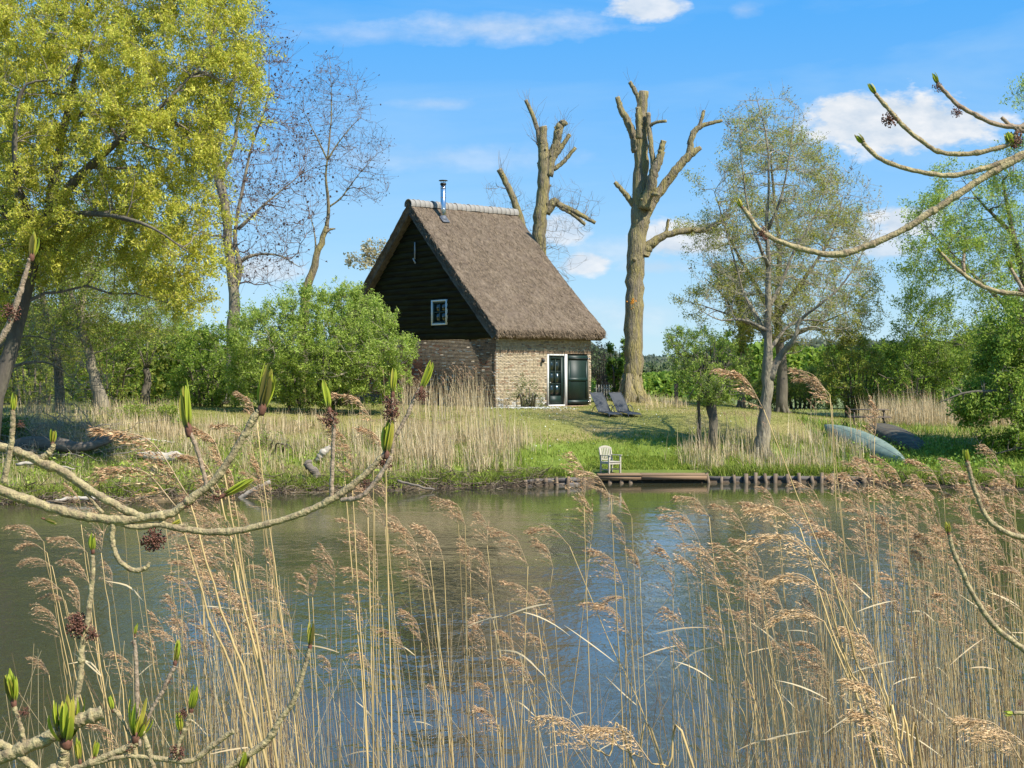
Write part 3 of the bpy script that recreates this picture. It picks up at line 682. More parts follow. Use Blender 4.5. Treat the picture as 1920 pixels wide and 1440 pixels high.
def shoots(P0s, n, length, g, spread=.35, up=1.0, rad=.006):
    """thin upright water shoots from given points"""
    idx_ = g.integers(0, len(P0s), n); A = P0s[idx_]; d = norm(g.normal(0, spread, (n, 3)) + np.array([0, 0, up])); L = length * g.uniform(.4, 1.2, (n, 1))
    B = A + d * L; Mx = (A + B) / 2 + g.normal(0, .05, A.shape) * L
    return np.stack([A, Mx, B], 1), np.tile(np.array([rad, rad * .8, rad * .4]), (n, 1))

YG = [(.62, .59, .085), (.54, .55, .07), (.40, .45, .05), (.68, .60, .11)]
LG = [(.32, .43, .055), (.26, .37, .045), (.40, .48, .08), (.18, .28, .035)]
OL = [(.40, .41, .08), (.32, .34, .065), (.48, .46, .10), (.23, .26, .05)]
DG = [(.11, .20, .03), (.16, .27, .04), (.22, .33, .05)]
PG = [(.44, .55, .12), (.37, .47, .09), (.52, .60, .16), (.27, .37, .06)]

# far hedges and woods that close the fields
def belt(name, label, x0, x1, D, h0, h1, n, cols, seed, depth=8):
    n = int(n * .8)
    g = np.random.default_rng(seed); x = g.uniform(x0, x1, n); base = 2.45
    top = h0 + (h1 - h0) * fbm(x / (D * .045) + seed, x * 0 + seed, 4); z = base + top * g.random(n) ** .75; y = D + g.uniform(-1, 1, n) * depth * np.sqrt(np.clip(1 - (z - base) / (top + .1), 0.02, 1))
    V, f, c = leaves(np.stack([x, y, z], 1), D * .0034, g, cols, aspect=.6, tri=True)
    return tag(build(name, V, f, M['leaf'], cols=c), label, 'wood', kind='stuff')
belt('distant_hedge', 'low distant hedge closing the far fields', -70, 75, 180, 2.0, 6.5, 42000, [(.15, .20, .08), (.18, .23, .10), (.20, .21, .12)], 3)
belt('distant_wood', 'pale distant wood on the horizon', -150, 150, 420, 3, 13, 40000, [(.16, .20, .13), (.19, .22, .16), (.18, .2, .12)], 5, 20)
belt('field_hedge', 'green hedgerow across the field behind the left bank', -42, -9, 92, .6, 4.4, 42000, LG + DG + OL, 6, 3)
belt('field_hedge', 'tall leafy scrub closing the view behind the left trunks', -34, -15.5, 78, 1.5, 5.6, 26000, LG + OL, 8, 2.5)
belt('field_hedge', 'green hedgerow across the field behind the right bank', 12.5, 48, 90, 1.6, 5.0, 46000, LG + DG, 9, 3)
belt('field_hedge', 'low scrub in the field beyond the tall pollarded trunk', 5.5, 12.5, 100, .6, 2.2, 12000, LG + DG, 10, 3)

# big yellow-green willow at the left edge
grow('willow_tree', 'huge yellow-green willow in new leaf filling the upper left', 'tree',
     [[(-25, 790, 18), (25, 640, 15), (64, 480, 14), (92, 395, 14), (110, 330, 11)], [(70, 480, 12), (20, 400, 10, 1), (-40, 300, 8, 2), (-60, 180, 5, 2)], [(92, 395, 12), (180, 300, 9, -1), (290, 210, 7, -2), (380, 120, 4, -2)],
      [(95, 380, 11), (120, 240, 9, 1), (150, 100, 6, 1), (170, -40, 4)], [(85, 420, 10), (170, 400, 7, -2), (270, 420, 5, -3), (350, 470, 3, -3)], [(75, 440, 9), (30, 330, 7, -2.5), (40, 170, 5, -3), (110, 150, 3, -3)]],
     47, [(-90, -90), (180, -90), (440, -80), (462, 20), (492, 150), (498, 185), (432, 215), (422, 300), (392, 360), (402, 440), (396, 520), (402, 566), (352, 606), (310, 560), (262, 500), (230, 520), (190, 470), (130, 480), (60, 520), (-20, 620), (-90, 620), (-100, 300)],
     thick=4.2, tiers=(60, 440, 2100), trad=(.06, .026, .010), tip=.004, sub=2, sublen=1.15, subup=-.95, nleaf=280000, lsize=.093, lcols=YG, laspect=.34, ljit=.07, bark='bark_dark', twig='twig', seed=11, holes=.30, hs=34, droop=.55, ldroop=.7)
# thicket under and beside the willow
grow('alder_tree', 'slender pale trunk leaning left in the thicket below the willow', 'tree',
     [[(192, 760, 14), (178, 712, 11), (166, 660, 10), (152, 600, 9), (162, 520, 8), (180, 440, 5), (190, 380, 3)], [(152, 600, 6), (130, 540, 5), (135, 470, 4), (120, 400, 2)], [(160, 530, 5), (195, 500, 4), (240, 500, 3), (270, 540, 2)]],
     57, [(40, 400), (150, 360), (300, 420), (340, 540), (310, 640), (200, 660), (60, 640), (20, 520)], thick=2.4, tiers=(24, 220, 1500), nleaf=42000, lsize=.085, lcols=OL + LG, seed=12, bark='bark', twig='twig_pale', droop=.5, sub=1, sublen=.7, subup=-.2, ljit=.1, holes=.35)
grow('alder_tree', 'forked mossy tree behind the leaning pale trunk on the left', 'tree',
     [[(112, 755, 10), (108, 690, 9), (98, 630, 8), (80, 560, 7), (68, 500, 7), (50, 400, 4)], [(98, 630, 6), (118, 560, 5), (120, 490, 4), (135, 420, 2)]],
     61, [(-60, 420), (60, 400), (170, 440), (200, 600), (150, 680), (20, 680), (-80, 620)], thick=2.6, tiers=(20, 200, 1500), nleaf=38000, lsize=.09, lcols=OL, seed=13, bark='bark_dark', twig='twig', droop=.35, sub=1, sublen=.6, holes=.3)
grow('thorn_bush', 'grey twiggy thicket with bare drooping branches at far left', 'bush',
     [[(-60, 800, 12), (-40, 700, 9), (-10, 620, 6), (30, 560, 3)], [(-50, 740, 7), (20, 690, 5), (90, 680, 3), (150, 720, 2)], [(-50, 720, 6), (0, 650, 4), (60, 630, 3), (130, 650, 2)]],
     50, [(-90, 520), (60, 560), (150, 620), (210, 720), (200, 800), (120, 850), (40, 830), (-90, 820)], thick=1.8, tiers=(20, 150, 900), trad=(.03, .014, .007), nleaf=0, seed=14, bark='bark', twig='twig_pale', droop=.9, sub=2, sublen=.55, subup=-.3, curl=1.1, wob=.045)
grow('pollard_willow', 'stubby pollard with spreading shoots in the left thicket', 'tree',
     [[(272, 748, 10), (276, 715, 9), (274, 690, 10)], [(274, 692, 3), (255, 640, 2), (230, 590, 1.4)], [(276, 690, 3), (300, 640, 2), (335, 610, 1.4)], [(275, 690, 3), (276, 620, 2), (270, 550, 1.2)]],
     66, [(215, 560), (270, 530), (340, 570), (360, 620), (300, 680), (250, 680)], thick=1.6, tiers=(25, 120, 400), trad=(.02, .012, .007), nleaf=5000, lsize=.08, lcols=LG, seed=15, bark='bark_dark', twig='twig', holes=.25)
def bush(name, label, base_px, D, poly, thick, n, cols, size, seed, stems=7, tiers=(26, 170, 620), holes=.25, twig='twig', cat='bush', group=None, jit=.12, aspect=.4, droop=0, hs=60, trad=(.025, .012, .006)):
    g = np.random.default_rng(seed); poly_ = np.array(poly, float); cx = poly_[:, 0].mean(); top = poly_[:, 1].min(); ww = np.ptp(poly_[:, 0])
    ls = []
    for k in range(stems):
        s_ = (k + .5) / stems - .5; ls.append([(base_px[0] + s_ * ww * .35, base_px[1], 3.2), (base_px[0] + s_ * ww * .5, (base_px[1] * .6 + top * .4), 2.2, g.normal(0, .5)), (base_px[0] + s_ * ww * .75, base_px[1] * .2 + top * .8 + abs(s_) * 90, 1.1, g.normal(0, .9))])
    return grow(name, label, cat, ls, D, poly, thick, tiers, trad=trad, nleaf=int(n * .8), lsize=size, lcols=cols, laspect=aspect, ljit=jit * .6, bark='bark_dark', twig=twig, seed=seed, holes=holes, hs=hs, group=group, droop=droop, sides=5, tip=.0035, sub=1, sublen=max(.16, thick * .22), subup=.9)
bush('hawthorn_bush', 'fresh green bush with rusty tips behind the leaning trunks', (200, 765), 66, [(100, 640), (160, 600), (240, 610), (262, 680), (250, 770), (110, 770)], 1.8, 15000, LG + [(.24, .17, .05)], .09, 21, holes=.3)
bush('elder_bush', 'dark green rounded bush left of the large willow shrub', (390, 765), 64.5, [(318, 700), (330, 640), (375, 612), (430, 612), (462, 660), (462, 770), (322, 770)], 1.8, 21000, DG + LG, .10, 22, holes=.2)
bush('willow_shrub', 'large light green willow shrub before the brick gable', (600, 760), 60.5,
     [(428, 640), (448, 590), (500, 560), (540, 566), (590, 548), (650, 556), (690, 552), (728, 582), (742, 628), (770, 640), (776, 672), (742, 700), (738, 742), (640, 768), (520, 764), (440, 764)], 2.6, 110000, PG + LG, .085, 23, stems=14, tiers=(60, 420, 2000), holes=.2, hs=45, twig='twig_pale', jit=.10)
bush('willow_sapling', 'thin leafy sapling rising from the willow shrub beside the gable', (640, 700), 61.5, [(612, 590), (618, 540), (640, 520), (662, 545), (652, 600), (690, 560), (700, 545), (716, 575), (690, 640), (625, 650)], .9, 4200, PG, .08, 24, stems=5, tiers=(20, 80, 260), holes=.2, twig='twig_pale', jit=.08)

bush('thorn_bush', 'green and straw-coloured scrub behind the far left trunks', (60, 765), 70, [(-70, 560), (20, 540), (90, 600), (130, 640), (130, 770), (-70, 770)], 2.2, 36000, LG + OL, .095, 25, holes=.22, stems=8)
bush('thorn_bush', 'tall airy scrub between the stubby pollard and the elder', (300, 765), 84, [(210, 700), (225, 560), (280, 520), (330, 540), (372, 620), (360, 740), (215, 745)], 2.2, 15000, OL + PG, .10, 26, holes=.34, stems=7)
bush('bramble_bush', 'low yellow-green bramble on the bank above the white driftwood', (300, 800), 55, [(180, 790), (230, 762), (300, 770), (350, 780), (340, 815), (200, 815)], 1.0, 9000, LG + [(.3, .24, .07)], .07, 27, stems=6, tiers=(20, 90, 300), twig='twig_pale')
bush('bramble_bush', 'dark low bramble beside the fallen trunk at far left', (20, 840), 50.5, [(-60, 800), (10, 780), (60, 800), (60, 850), (-60, 850)], .9, 7000, DG, .075, 28, stems=6, tiers=(20, 90, 300))
bush('bramble_bush', 'low tangle of brown stems on the bank below the willow shrub', (500, 855), 52.5, [(400, 850), (420, 800), (500, 810), (560, 840), (570, 900), (470, 905), (410, 890)], .9, 4200, LG + [(.3, .2, .1)], .06, 29, stems=9, tiers=(40, 200, 700), twig='twig_pale', droop=.5)
# tall bare ash, left of centre
grow('ash_tree', 'tall bare tree with reddish buds beside the big willow', 'tree',
     [[(436, 775, 15), (437, 700, 14), (437, 610, 13), (440, 560, 12), (430, 480, 11), (424, 400, 11), (412, 340, 12), (404, 290, 10), (420, 230, 7), (440, 150, 5), (450, 70, 3)],
      [(438, 550, 7), (450, 500, 6), (440, 450, 5), (452, 370, 5), (470, 280, 4), (500, 190, 3), (505, 90, 2)], [(440, 500, 5), (470, 480, 4), (520, 478, 3), (560, 500, 2)],
      [(412, 330, 6), (440, 270, 5), (450, 200, 4), (480, 130, 3), (490, 50, 2)], [(405, 300, 6), (392, 230, 5), (385, 140, 4), (400, 50, 2)], [(424, 400, 5), (390, 360, 4), (360, 330, 3), (345, 300, 2)], [(446, 430, 4), (500, 380, 3), (560, 330, 2)]],
     70, [(340, 80), (380, -60), (470, -40), (505, 40), (540, 100), (552, 180), (592, 240), (598, 330), (600, 420), (560, 500), (500, 540), (460, 540), (400, 500), (350, 440), (335, 300)],
     thick=3.4, tiers=(50, 420, 2200), trad=(.045, .020, .010), tip=.006, seed=31, bark='bark', twig='twig_red', sub=1, sublen=1.0, subup=.35, buds=4600, budcol=[(.10, .055, .045), (.14, .08, .055)], budsize=.095, wob=.035)
grow('ash_tree', 'leaning cut trunk with a thin bare leader left of the house', 'tree',
     [[(566, 770, 11), (568, 640, 10.5), (573, 555, 10), (585, 510, 9.5), (600, 460, 9), (613, 424, 8)], [(608, 436, 4), (620, 430, 3.6), (629, 429, 3.2)], [(612, 428, 4.4), (616, 390, 3.6), (611, 330, 3.2), (616, 280, 2.6), (622, 200, 1.8), (618, 110, .9)],
      [(592, 480, 2), (590, 440, 1.8), (580, 400, 1.2), (572, 370, .8)], [(614, 390, 2), (640, 370, 1.8), (670, 330, 1.4), (705, 290, .8)], [(614, 300, 2), (640, 260, 1.6), (675, 220, 1)], [(614, 300, 2), (590, 250, 1.5), (570, 210, .9)]],
     75, [(548, 250), (556, 160), (598, 95), (640, 110), (686, 150), (704, 210), (730, 280), (724, 340), (700, 380), (660, 385), (636, 370), (610, 300), (590, 350), (565, 330)], thick=2.6, tiers=(34, 220, 800), trad=(.028, .014, .009), tip=.0055, seed=32,
     bark='bark_moss', twig='twig_red', sub=1, sublen=.7, subup=.4, buds=700, budcol=[(.1, .06, .05)], budsize=.08)
# the two cut-back giants by the house
r4, ab = grow('pollarded_tree', 'cut-back forked tree with sawn limbs directly behind the roof', 'tree',
     [[(1016, 770, 15), (1014, 600, 14), (1012, 470, 12.5), (1012, 420, 13), (1018, 360, 12), (1020, 300, 11), (1018, 262, 8.5), (1018, 238, 8)], [(1014, 290, 4), (1009, 248, 4.5), (998, 215, 4), (986, 188, 3.6)],
      [(1028, 330, 9), (1036, 290, 8.5), (1044, 262, 8), (1048, 238, 8), (1060, 229, 6.5)], [(1036, 298, 6), (1052, 276, 5), (1068, 252, 3.6)], [(1038, 318, 4.5), (1056, 304, 4), (1079, 277, 3.4)],
      [(1024, 400, 8), (1038, 380, 8.5), (1048, 384, 6), (1080, 398, 5), (1116, 418, 3.4)], [(1050, 388, 4.5), (1074, 402, 4), (1097, 421, 3.2)], [(1014, 560, 8), (995, 480, 8), (972, 400, 7), (955, 355, 6), (936, 318, 5.5)], [(1012, 275, 3), (1007, 268, 3)]],
     80, [(905, 330), (960, 330), (1000, 390), (1040, 350), (1060, 330), (1100, 340), (1125, 400), (1095, 430), (1080, 480), (1060, 530), (1020, 500), (990, 440), (920, 380)], thick=1.6, tiers=(20, 90, 260), trad=(.02, .012, .008), tip=.005, seed=41, bark='bark_moss', twig='twig', sub=1, sublen=.6)
g = np.random.default_rng(4); pts_ = np.vstack([b_[0].reshape(-1, 3) for b_ in ab[1:9]]); pts_ = pts_[pts_[:, 2] > 10]
P_, R_ = shoots(pts_, 190, 1.25, g, .5, 1.0, .009); V, f = tubes(P_, R_, 3); build('shoots', V, f, M['twig'], r4, origin=np.array(r4.location))
r5, ab = grow('pollarded_tree', 'tall straight trunk with lopped limbs on the lawn right of the house', 'tree',
     [[(1184, 752, 24), (1186, 725, 19), (1188, 680, 17.5), (1188, 600, 17.5), (1191, 520, 17), (1194, 460, 17.5), (1200, 410, 16.5), (1200, 360, 15), (1202, 300, 13.5), (1203, 220, 11), (1207, 171, 9)],
      [(1196, 395, 6), (1180, 374, 5.5), (1166, 356, 4.5), (1153, 342, 4)], [(1194, 285, 10), (1188, 255, 8), (1176, 225, 7), (1165, 207, 6), (1158, 182, 4.5)], [(1204, 205, 5), (1194, 178, 4.6), (1181, 154, 3.8)], [(1198, 260, 6, -.5), (1197, 225, 5.5, -.6), (1196, 202, 5, -.6)],
      [(1208, 392, 12, -.4), (1218, 355, 10, -.6), (1228, 318, 9, -.8), (1238, 296, 7, -.8), (1240, 280, 6, -.8), (1244, 264, 5.5, -.8)], [(1226, 318, 6, -.6), (1222, 285, 5, -.6), (1217, 240, 4.6, -.4), (1215, 212, 4.2, -.4)], [(1218, 236, 3.2, -.4), (1232, 229, 3, -.6), (1249, 227, 2.8, -.8)],
      [(1202, 420, 13), (1222, 378, 10.5), (1248, 345, 9), (1272, 312, 8), (1296, 288, 7.5), (1314, 277, 4)], [(1292, 292, 6.5), (1296, 262, 6), (1304, 244, 5.4), (1322, 234, 4.2), (1354, 226, 3)], [(1310, 240, 3.4), (1316, 222, 3.2), (1320, 207, 2.8)],
      [(1206, 480, 12), (1216, 462, 10), (1238, 446, 7.5), (1262, 437, 6.4), (1295, 431, 6), (1325, 430, 5.4), (1368, 404, 4.5)], [(1247, 442, 3), (1251, 425, 3), (1254, 411, 3)], [(1216, 368, 4, -.5), (1228, 364, 4, -.9), (1234, 366, 3.4, -1.1)]],
     70, None, seed=42, bark='bark_moss', sides=14)
g = np.random.default_rng(5); pts_ = np.vstack([b_[0].reshape(-1, 3)[3:] for b_ in ab[1:12]])
P_, R_ = shoots(pts_, 90, .75, g, .5, 1.0, .008); V, f = tubes(P_, R_, 3); build('shoots', V, f, M['twig'], r5, origin=np.array(r5.location))
a = Acc(); lp = W(1187, 569, 69.55)
for k in range(70):
    lx_ = random.gauss(0, .085); ly_ = 70 - math.sqrt(max(.425 ** 2 - lx_ ** 2, .01)) - .035; s_ = random.uniform(.02, .045); lz_ = lp[2] + random.gauss(0, .08)
    a.tube([(W(1187, 569, 70)[0] + lx_, ly_ - .012, lz_), (W(1187, 569, 70)[0] + lx_, ly_ + .02, lz_)], [s_ * .6, s_], 6)
a.obj('lichen', mat('orange_lichen', (.55, .22, .02), .9), r5, origin=np.array(r5.location))
# blossoming tree peeping out behind the left roof slope
grow('apple_tree', 'small blossoming branch tips behind the left roof slope', 'tree', [[(745, 760, 6), (740, 600, 5), (725, 520, 3), (700, 495, 2), (665, 490, 1)], [(725, 520, 2), (715, 480, 1.5), (712, 450, 1)]], 86,
     [(650, 490), (690, 470), (708, 448), (726, 470), (735, 540), (700, 510), (660, 500)], thick=1, tiers=(14, 50, 140), trad=(.02, .012, .008), nleaf=1500, lsize=.14, lcols=[(.5, .42, .25), (.35, .3, .1), (.55, .5, .36)], laspect=.6, seed=43, holes=.0)

# right-hand group
grow('maple_tree', 'slender forked tree with bare budding crown on the right bank', 'tree',
     [[(1428, 840, 16), (1433, 800, 13.5), (1437, 750, 12), (1440, 700, 12), (1440, 650, 10), (1440, 580, 8), (1441, 500, 6.5), (1438, 420, 5), (1442, 330, 3.6), (1436, 250, 2.4), (1420, 190, 1.4)],
      [(1442, 712, 9), (1462, 668, 7.5), (1490, 636, 6, -.5), (1500, 600, 5, -.5), (1540, 570, 4, -1), (1590, 520, 3, -1), (1640, 430, 1.5, -1)], [(1440, 640, 6), (1420, 596, 5, .5), (1395, 550, 4, 1), (1375, 480, 3, 1), (1350, 400, 2, 1)],
      [(1440, 580, 5), (1465, 530, 4, .6), (1490, 470, 3.4, .8), (1530, 400, 2.4, 1), (1560, 320, 1.4, 1)], [(1441, 500, 4.5), (1420, 450, 3.6, -.6), (1400, 380, 2.8, -.8), (1390, 290, 1.6, -1), (1385, 200, 1, -1)], [(1440, 430, 4), (1465, 370, 3, -.4), (1480, 290, 2, -.6), (1492, 200, 1.2, -.6)],
      [(1440, 660, 4), (1480, 610, 3.4, .8), (1530, 600, 2.8, 1), (1580, 620, 1.6, 1.2)], [(1440, 620, 4), (1395, 600, 3.2, -.6), (1350, 600, 2.2, -.8), (1310, 580, 1.4, -1)]],
     56.5, [(1372, 200), (1400, 175), (1440, 190), (1500, 190), (1540, 280), (1570, 330), (1620, 320), (1662, 390), (1650, 470), (1620, 540), (1590, 620), (1500, 650), (1440, 600), (1370, 600), (1300, 560), (1320, 440), (1350, 330)],
     thick=2.8, tiers=(44, 340, 2000), trad=(.030, .014, .008), tip=.005, seed=51, bark='bark', twig='twig_pale', sub=1, sublen=.55, subup=.6, nleaf=7000, lsize=.06, lcols=OL, ljit=.05, buds=1500, budcol=[(.22, .15, .09), (.3, .24, .1)], budsize=.07)
grow('elm_tree', 'broad olive-green tree just leafing behind the forked right tree', 'tree',
     [[(1466, 770, 12), (1467, 700, 10.5), (1462, 640, 9.5), (1458, 560, 8), (1462, 460, 6), (1450, 360, 4), (1445, 270, 2)], [(1462, 620, 6), (1420, 540, 5, 1), (1370, 450, 4, 1), (1340, 360, 2, 1)], [(1460, 590, 6), (1510, 520, 5, -1), (1560, 440, 3, -1), (1580, 370, 2, -1)], [(1462, 640, 5), (1530, 610, 4, 1), (1600, 580, 2, 1)], [(1462, 640, 5), (1390, 600, 4, -1), (1310, 570, 2, -1)]],
     71, [(1262, 560), (1296, 500), (1278, 430), (1300, 340), (1350, 290), (1380, 240), (1440, 210), (1500, 232), (1540, 270), (1580, 340), (1602, 400), (1626, 470), (1650, 540), (1645, 610), (1600, 650), (1540, 640), (1480, 660), (1420, 625), (1350, 640), (1300, 600)],
     thick=3.6, tiers=(60, 440, 2000), trad=(.045, .02, .010), tip=.0055, nleaf=80000, lsize=.09, sub=1, sublen=.6, subup=.4, lcols=OL + [(.40, .38, .07)], ljit=.12, seed=52, bark='bark_dark', twig='twig_pale', holes=.35, hs=48)
grow('ivy_clad_tree', 'ivy-clad dark trunk left of the forked right tree', 'tree', [[(1390, 770, 8), (1391, 700, 8), (1390, 640, 7), (1388, 580, 5), (1380, 500, 3)], [(1390, 620, 4), (1360, 560, 3), (1320, 520, 2)]], 73,
     [(1368, 720), (1375, 620), (1370, 560), (1340, 520), (1380, 480), (1410, 560), (1405, 640), (1408, 720)], thick=.7, tiers=(16, 90, 300), nleaf=8000, lsize=.10, lcols=DG + OL, seed=53, bark='bark_dark', laspect=.7, holes=.1)
grow('willow_tree', 'airy light green tree at the right edge against the sky', 'tree',
     [[(1960, 800, 16), (1950, 680, 14), (1930, 560, 11), (1900, 440, 7), (1880, 340, 4)], [(1950, 660, 8), (1890, 580, 6, -1), (1810, 500, 4, -1), (1740, 430, 2, -1)], [(1930, 560, 8), (1980, 420, 6), (1960, 260, 3), (1940, 190, 1.4)], [(1950, 690, 6), (1860, 650, 5, 1), (1760, 640, 3, 1), (1700, 620, 1.5, 1)], [(1900, 440, 5), (1840, 380, 3), (1800, 330, 1.5)]],
     70, [(1680, 620), (1702, 540), (1680, 480), (1700, 400), (1740, 345), (1790, 312), (1850, 330), (1890, 290), (1905, 190), (1960, 120), (2010, 260), (2000, 700), (1900, 780), (1850, 720), (1780, 720), (1700, 690)],
     thick=3.4, tiers=(60, 400, 1800), trad=(.05, .02, .009), tip=.005, nleaf=78000, lsize=.105, sub=1, sublen=.6, subup=.1, lcols=PG + LG + [(.36, .42, .05)], ljit=.14, seed=54, bark='bark_dark', holes=.34, hs=60, droop=.2)
grow('ivy_clad_tree', 'dense dark green tree overhanging the water at the right edge', 'tree',
     [[(1990, 900, 14), (1970, 800, 12), (1950, 700, 9), (1920, 620, 5)], [(1970, 790, 8), (1900, 740, 6, -1), (1820, 735, 4, -1), (1760, 755, 2, -1)], [(1975, 850, 7), (1920, 840, 5, -1), (1870, 850, 3, -1)]],
     54.5, [(1768, 760), (1800, 730), (1830, 690), (1850, 620), (1880, 570), (1930, 540), (1990, 540), (2000, 900), (1950, 900), (1880, 870), (1850, 830), (1800, 780)], thick=2.0, tiers=(50, 300, 1300), trad=(.04, .018, .008), nleaf=48000, lsize=.10, sub=1, sublen=.4, subup=.2, lcols=LG + LG + DG, laspect=.5, seed=55, bark='bark_dark', holes=.34, hs=32)
bush('hazel_bush', 'yellow-green leafing bush behind the picnic table', (1610, 775), 72, [(1530, 690), (1545, 630), (1590, 612), (1640, 640), (1668, 680), (1672, 775), (1540, 775)], 2.2, 26000, OL + LG + [(.27, .24, .05)], .09, 61, holes=.22, stems=9)
bush('hazel_bush', 'taller bright green bush right of the yellow-green one', (1710, 775), 70, [(1650, 720), (1672, 650), (1705, 632), (1740, 660), (1790, 690), (1830, 700), (1840, 775), (1655, 775)], 2.2, 26000, LG + DG, .095, 62, holes=.22, stems=9)
bush('hazel_bush', 'dark shaded bush between the two right-hand trunks', (1500, 765), 74, [(1400, 720), (1420, 690), (1480, 700), (1540, 690), (1560, 765), (1400, 765)], 1.6, 14000, DG + OL, .10, 63, holes=.15)
bush('pollard_willow', 'round bushy pollard willow on its short trunk right of the lawn', (1336, 700), 57, [(1248, 648), (1272, 624), (1320, 618), (1368, 640), (1402, 690), (1400, 735), (1366, 762), (1345, 772), (1318, 770), (1290, 745), (1254, 700)], 1.35, 30000, LG + PG, .062, 64, stems=12, tiers=(50, 260, 1100), holes=.24, hs=35, cat='tree', jit=.08, droop=-.2)
pw = [o for o in COL.objects if o.get('label', '').startswith('round bushy pollard')][0]
a = Acc(); P_, R_ = limb([(1336, 822, 9), (1338, 790, 8.5), (1334, 765, 10), (1336, 748, 9)], 57, 12)
pb = hit(1336, 812); P_[0, 2] = gz(P_[0, 0], P_[0, 1]) - .2
a.tube(P_, R_, 9)
for k in range(9):
    an = k * .7; q = P_[-2] + np.array([math.cos(an) * .16, math.sin(an) * .16, .02]); a.tube([P_[-3], q, q + np.array([math.cos(an) * .25, math.sin(an) * .25, .45])], [.08, .06, .025], 6)
a.obj('trunk', M['bark_dark'], pw, smooth=True, origin=np.array(pw.location))
bush('holly_bush', 'dark glossy shrub between the house and the tall trunk', (1158, 745), 71.5, [(1140, 740), (1142, 690), (1152, 660), (1162, 622), (1172, 640), (1178, 690), (1180, 745)], .7, 5200, DG, .12, 65, stems=4, tiers=(14, 60, 200), holes=.15, aspect=.6)
bush('bramble_bush', 'brown leafless shrub beside the house corner', (1130, 745), 77, [(1100, 740), (1108, 670), (1125, 640), (1148, 650), (1150, 740)], 1.0, 2600, [(.2, .13, .1), (.14, .12, .06), (.1, .15, .04)], .08, 66, stems=8, tiers=(30, 160, 600), holes=.1, twig='twig_red')
bush('climbing_rose', 'thin leafy climber against the sunlit brick wall', (990, 764), 65.6, [(955, 745), (970, 710), (985, 702), (1000, 712), (1018, 735), (1022, 765), (950, 765)], .35, 1500, [(.3, .3, .13), (.2, .26, .08)], .07, 67, stems=6, tiers=(12, 50, 120), holes=.1, trad=(.01, .007, .005), twig='twig_pale')

# ------------------------------------------------------------------ grass and reeds on the far bank
def blades(P, h, w, g, cols, lean=.35, wind=(-.12, 0), seg=2, taper=.9, tri=False):
    n = len(P); h = np.broadcast_to(h, (n,))[:, None] * g.uniform(.6, 1.25, (n, 1)); an = g.uniform(0, 2 * PI, n)
    side = np.stack([np.cos(an), np.sin(an), 0 * an], 1) * np.broadcast_to(w, (n,))[:, None] / 2
    ld = g.normal(0, lean, (n, 3)); ld[:, 2] = 0; ld += np.array([wind[0], wind[1], 0]); V = []
    if tri:
        V = np.stack([P - side, P + side, P + np.array([0, 0, 1.]) * h + ld * h], 1).reshape(-1, 3); cols = np.array(cols, float); k = g.integers(0, len(cols), n); c = cols[k] * g.uniform(.7, 1.3, (n, 1)); return V, [np.arange(3 * n).reshape(-1, 3)], np.repeat(c, 3, 0)
    m = P + np.array([0, 0, 1.]) * h * .55 + ld * h * .3; t_ = P + np.array([0, 0, 1.]) * h * (1 - .15 * np.abs(ld[:, :1])) + ld * h
    V = np.stack([P - side, P + side, m + side * .8, m - side * .8, t_], 1).reshape(-1, 3); b = 5 * np.arange(n)[:, None]
    q = b + np.array([[0, 1, 2, 3]]); tr = b + np.array([[3, 2, 4]])
    cols = np.array(cols, float); k = g.integers(0, len(cols), n); c = cols[k] * g.uniform(.7, 1.3, (n, 1))
    return V, [q, tr], np.repeat(c, 5, 0)
def scatter(n, x0, x1, d0, d1, g, dens=None):
    x = g.uniform(x0, x1, n); d = g.uniform(d0, d1, n); y = shore(x) + d
    if dens is not None: m = g.random(n) < dens(x, y, d); x, y = x[m], y[m]
    return np.stack([x, y, ground(x, y)], 1)
def px_of(P): return 960 + F * P[:, 0] / P[:, 1], HY - F * (P[:, 2] - CH) / P[:, 1]
def off_house(P):
    q = P - HC; lx = q[:, 0] * ca + q[:, 1] * sa; ly = -q[:, 0] * sa + q[:, 1] * ca
    return P[~((lx > -.05) & (lx < LX + .1) & (ly > -.05) & (ly < LY + .1))]
def veg(name, label, cat, batches, mt='blade'):
    a = Acc()
    for V, f, c in batches: a.add(V, f, c)
    o = a.obj(name, M[mt], color=True); tag(o, label, cat, kind='stuff'); return o
g = np.random.default_rng(71)
GR = [(.20, .28, .03), (.26, .34, .04), (.15, .21, .025), (.33, .36, .06)]
LAWN = [(.26, .28, .055), (.30, .31, .07), (.20, .24, .04), (.33, .28, .11)]
STR = [(.58, .46, .27), (.48, .37, .20), (.66, .55, .35), (.36, .27, .15)]
# mown lawn
P = off_house(scatter(95000, -21, 22, 4.2, 20, g))
bl = [blades(P, .055, .022, g, LAWN, .6, tri=True)]
P = scatter(26000, -40, 40, 18, 40, g); P = off_house(P); bl.append(blades(P, .10, .05, g, LAWN, .6, tri=True))
veg('lawn_grass', 'short mown grass covering the lawn round the house', 'grass', bl)
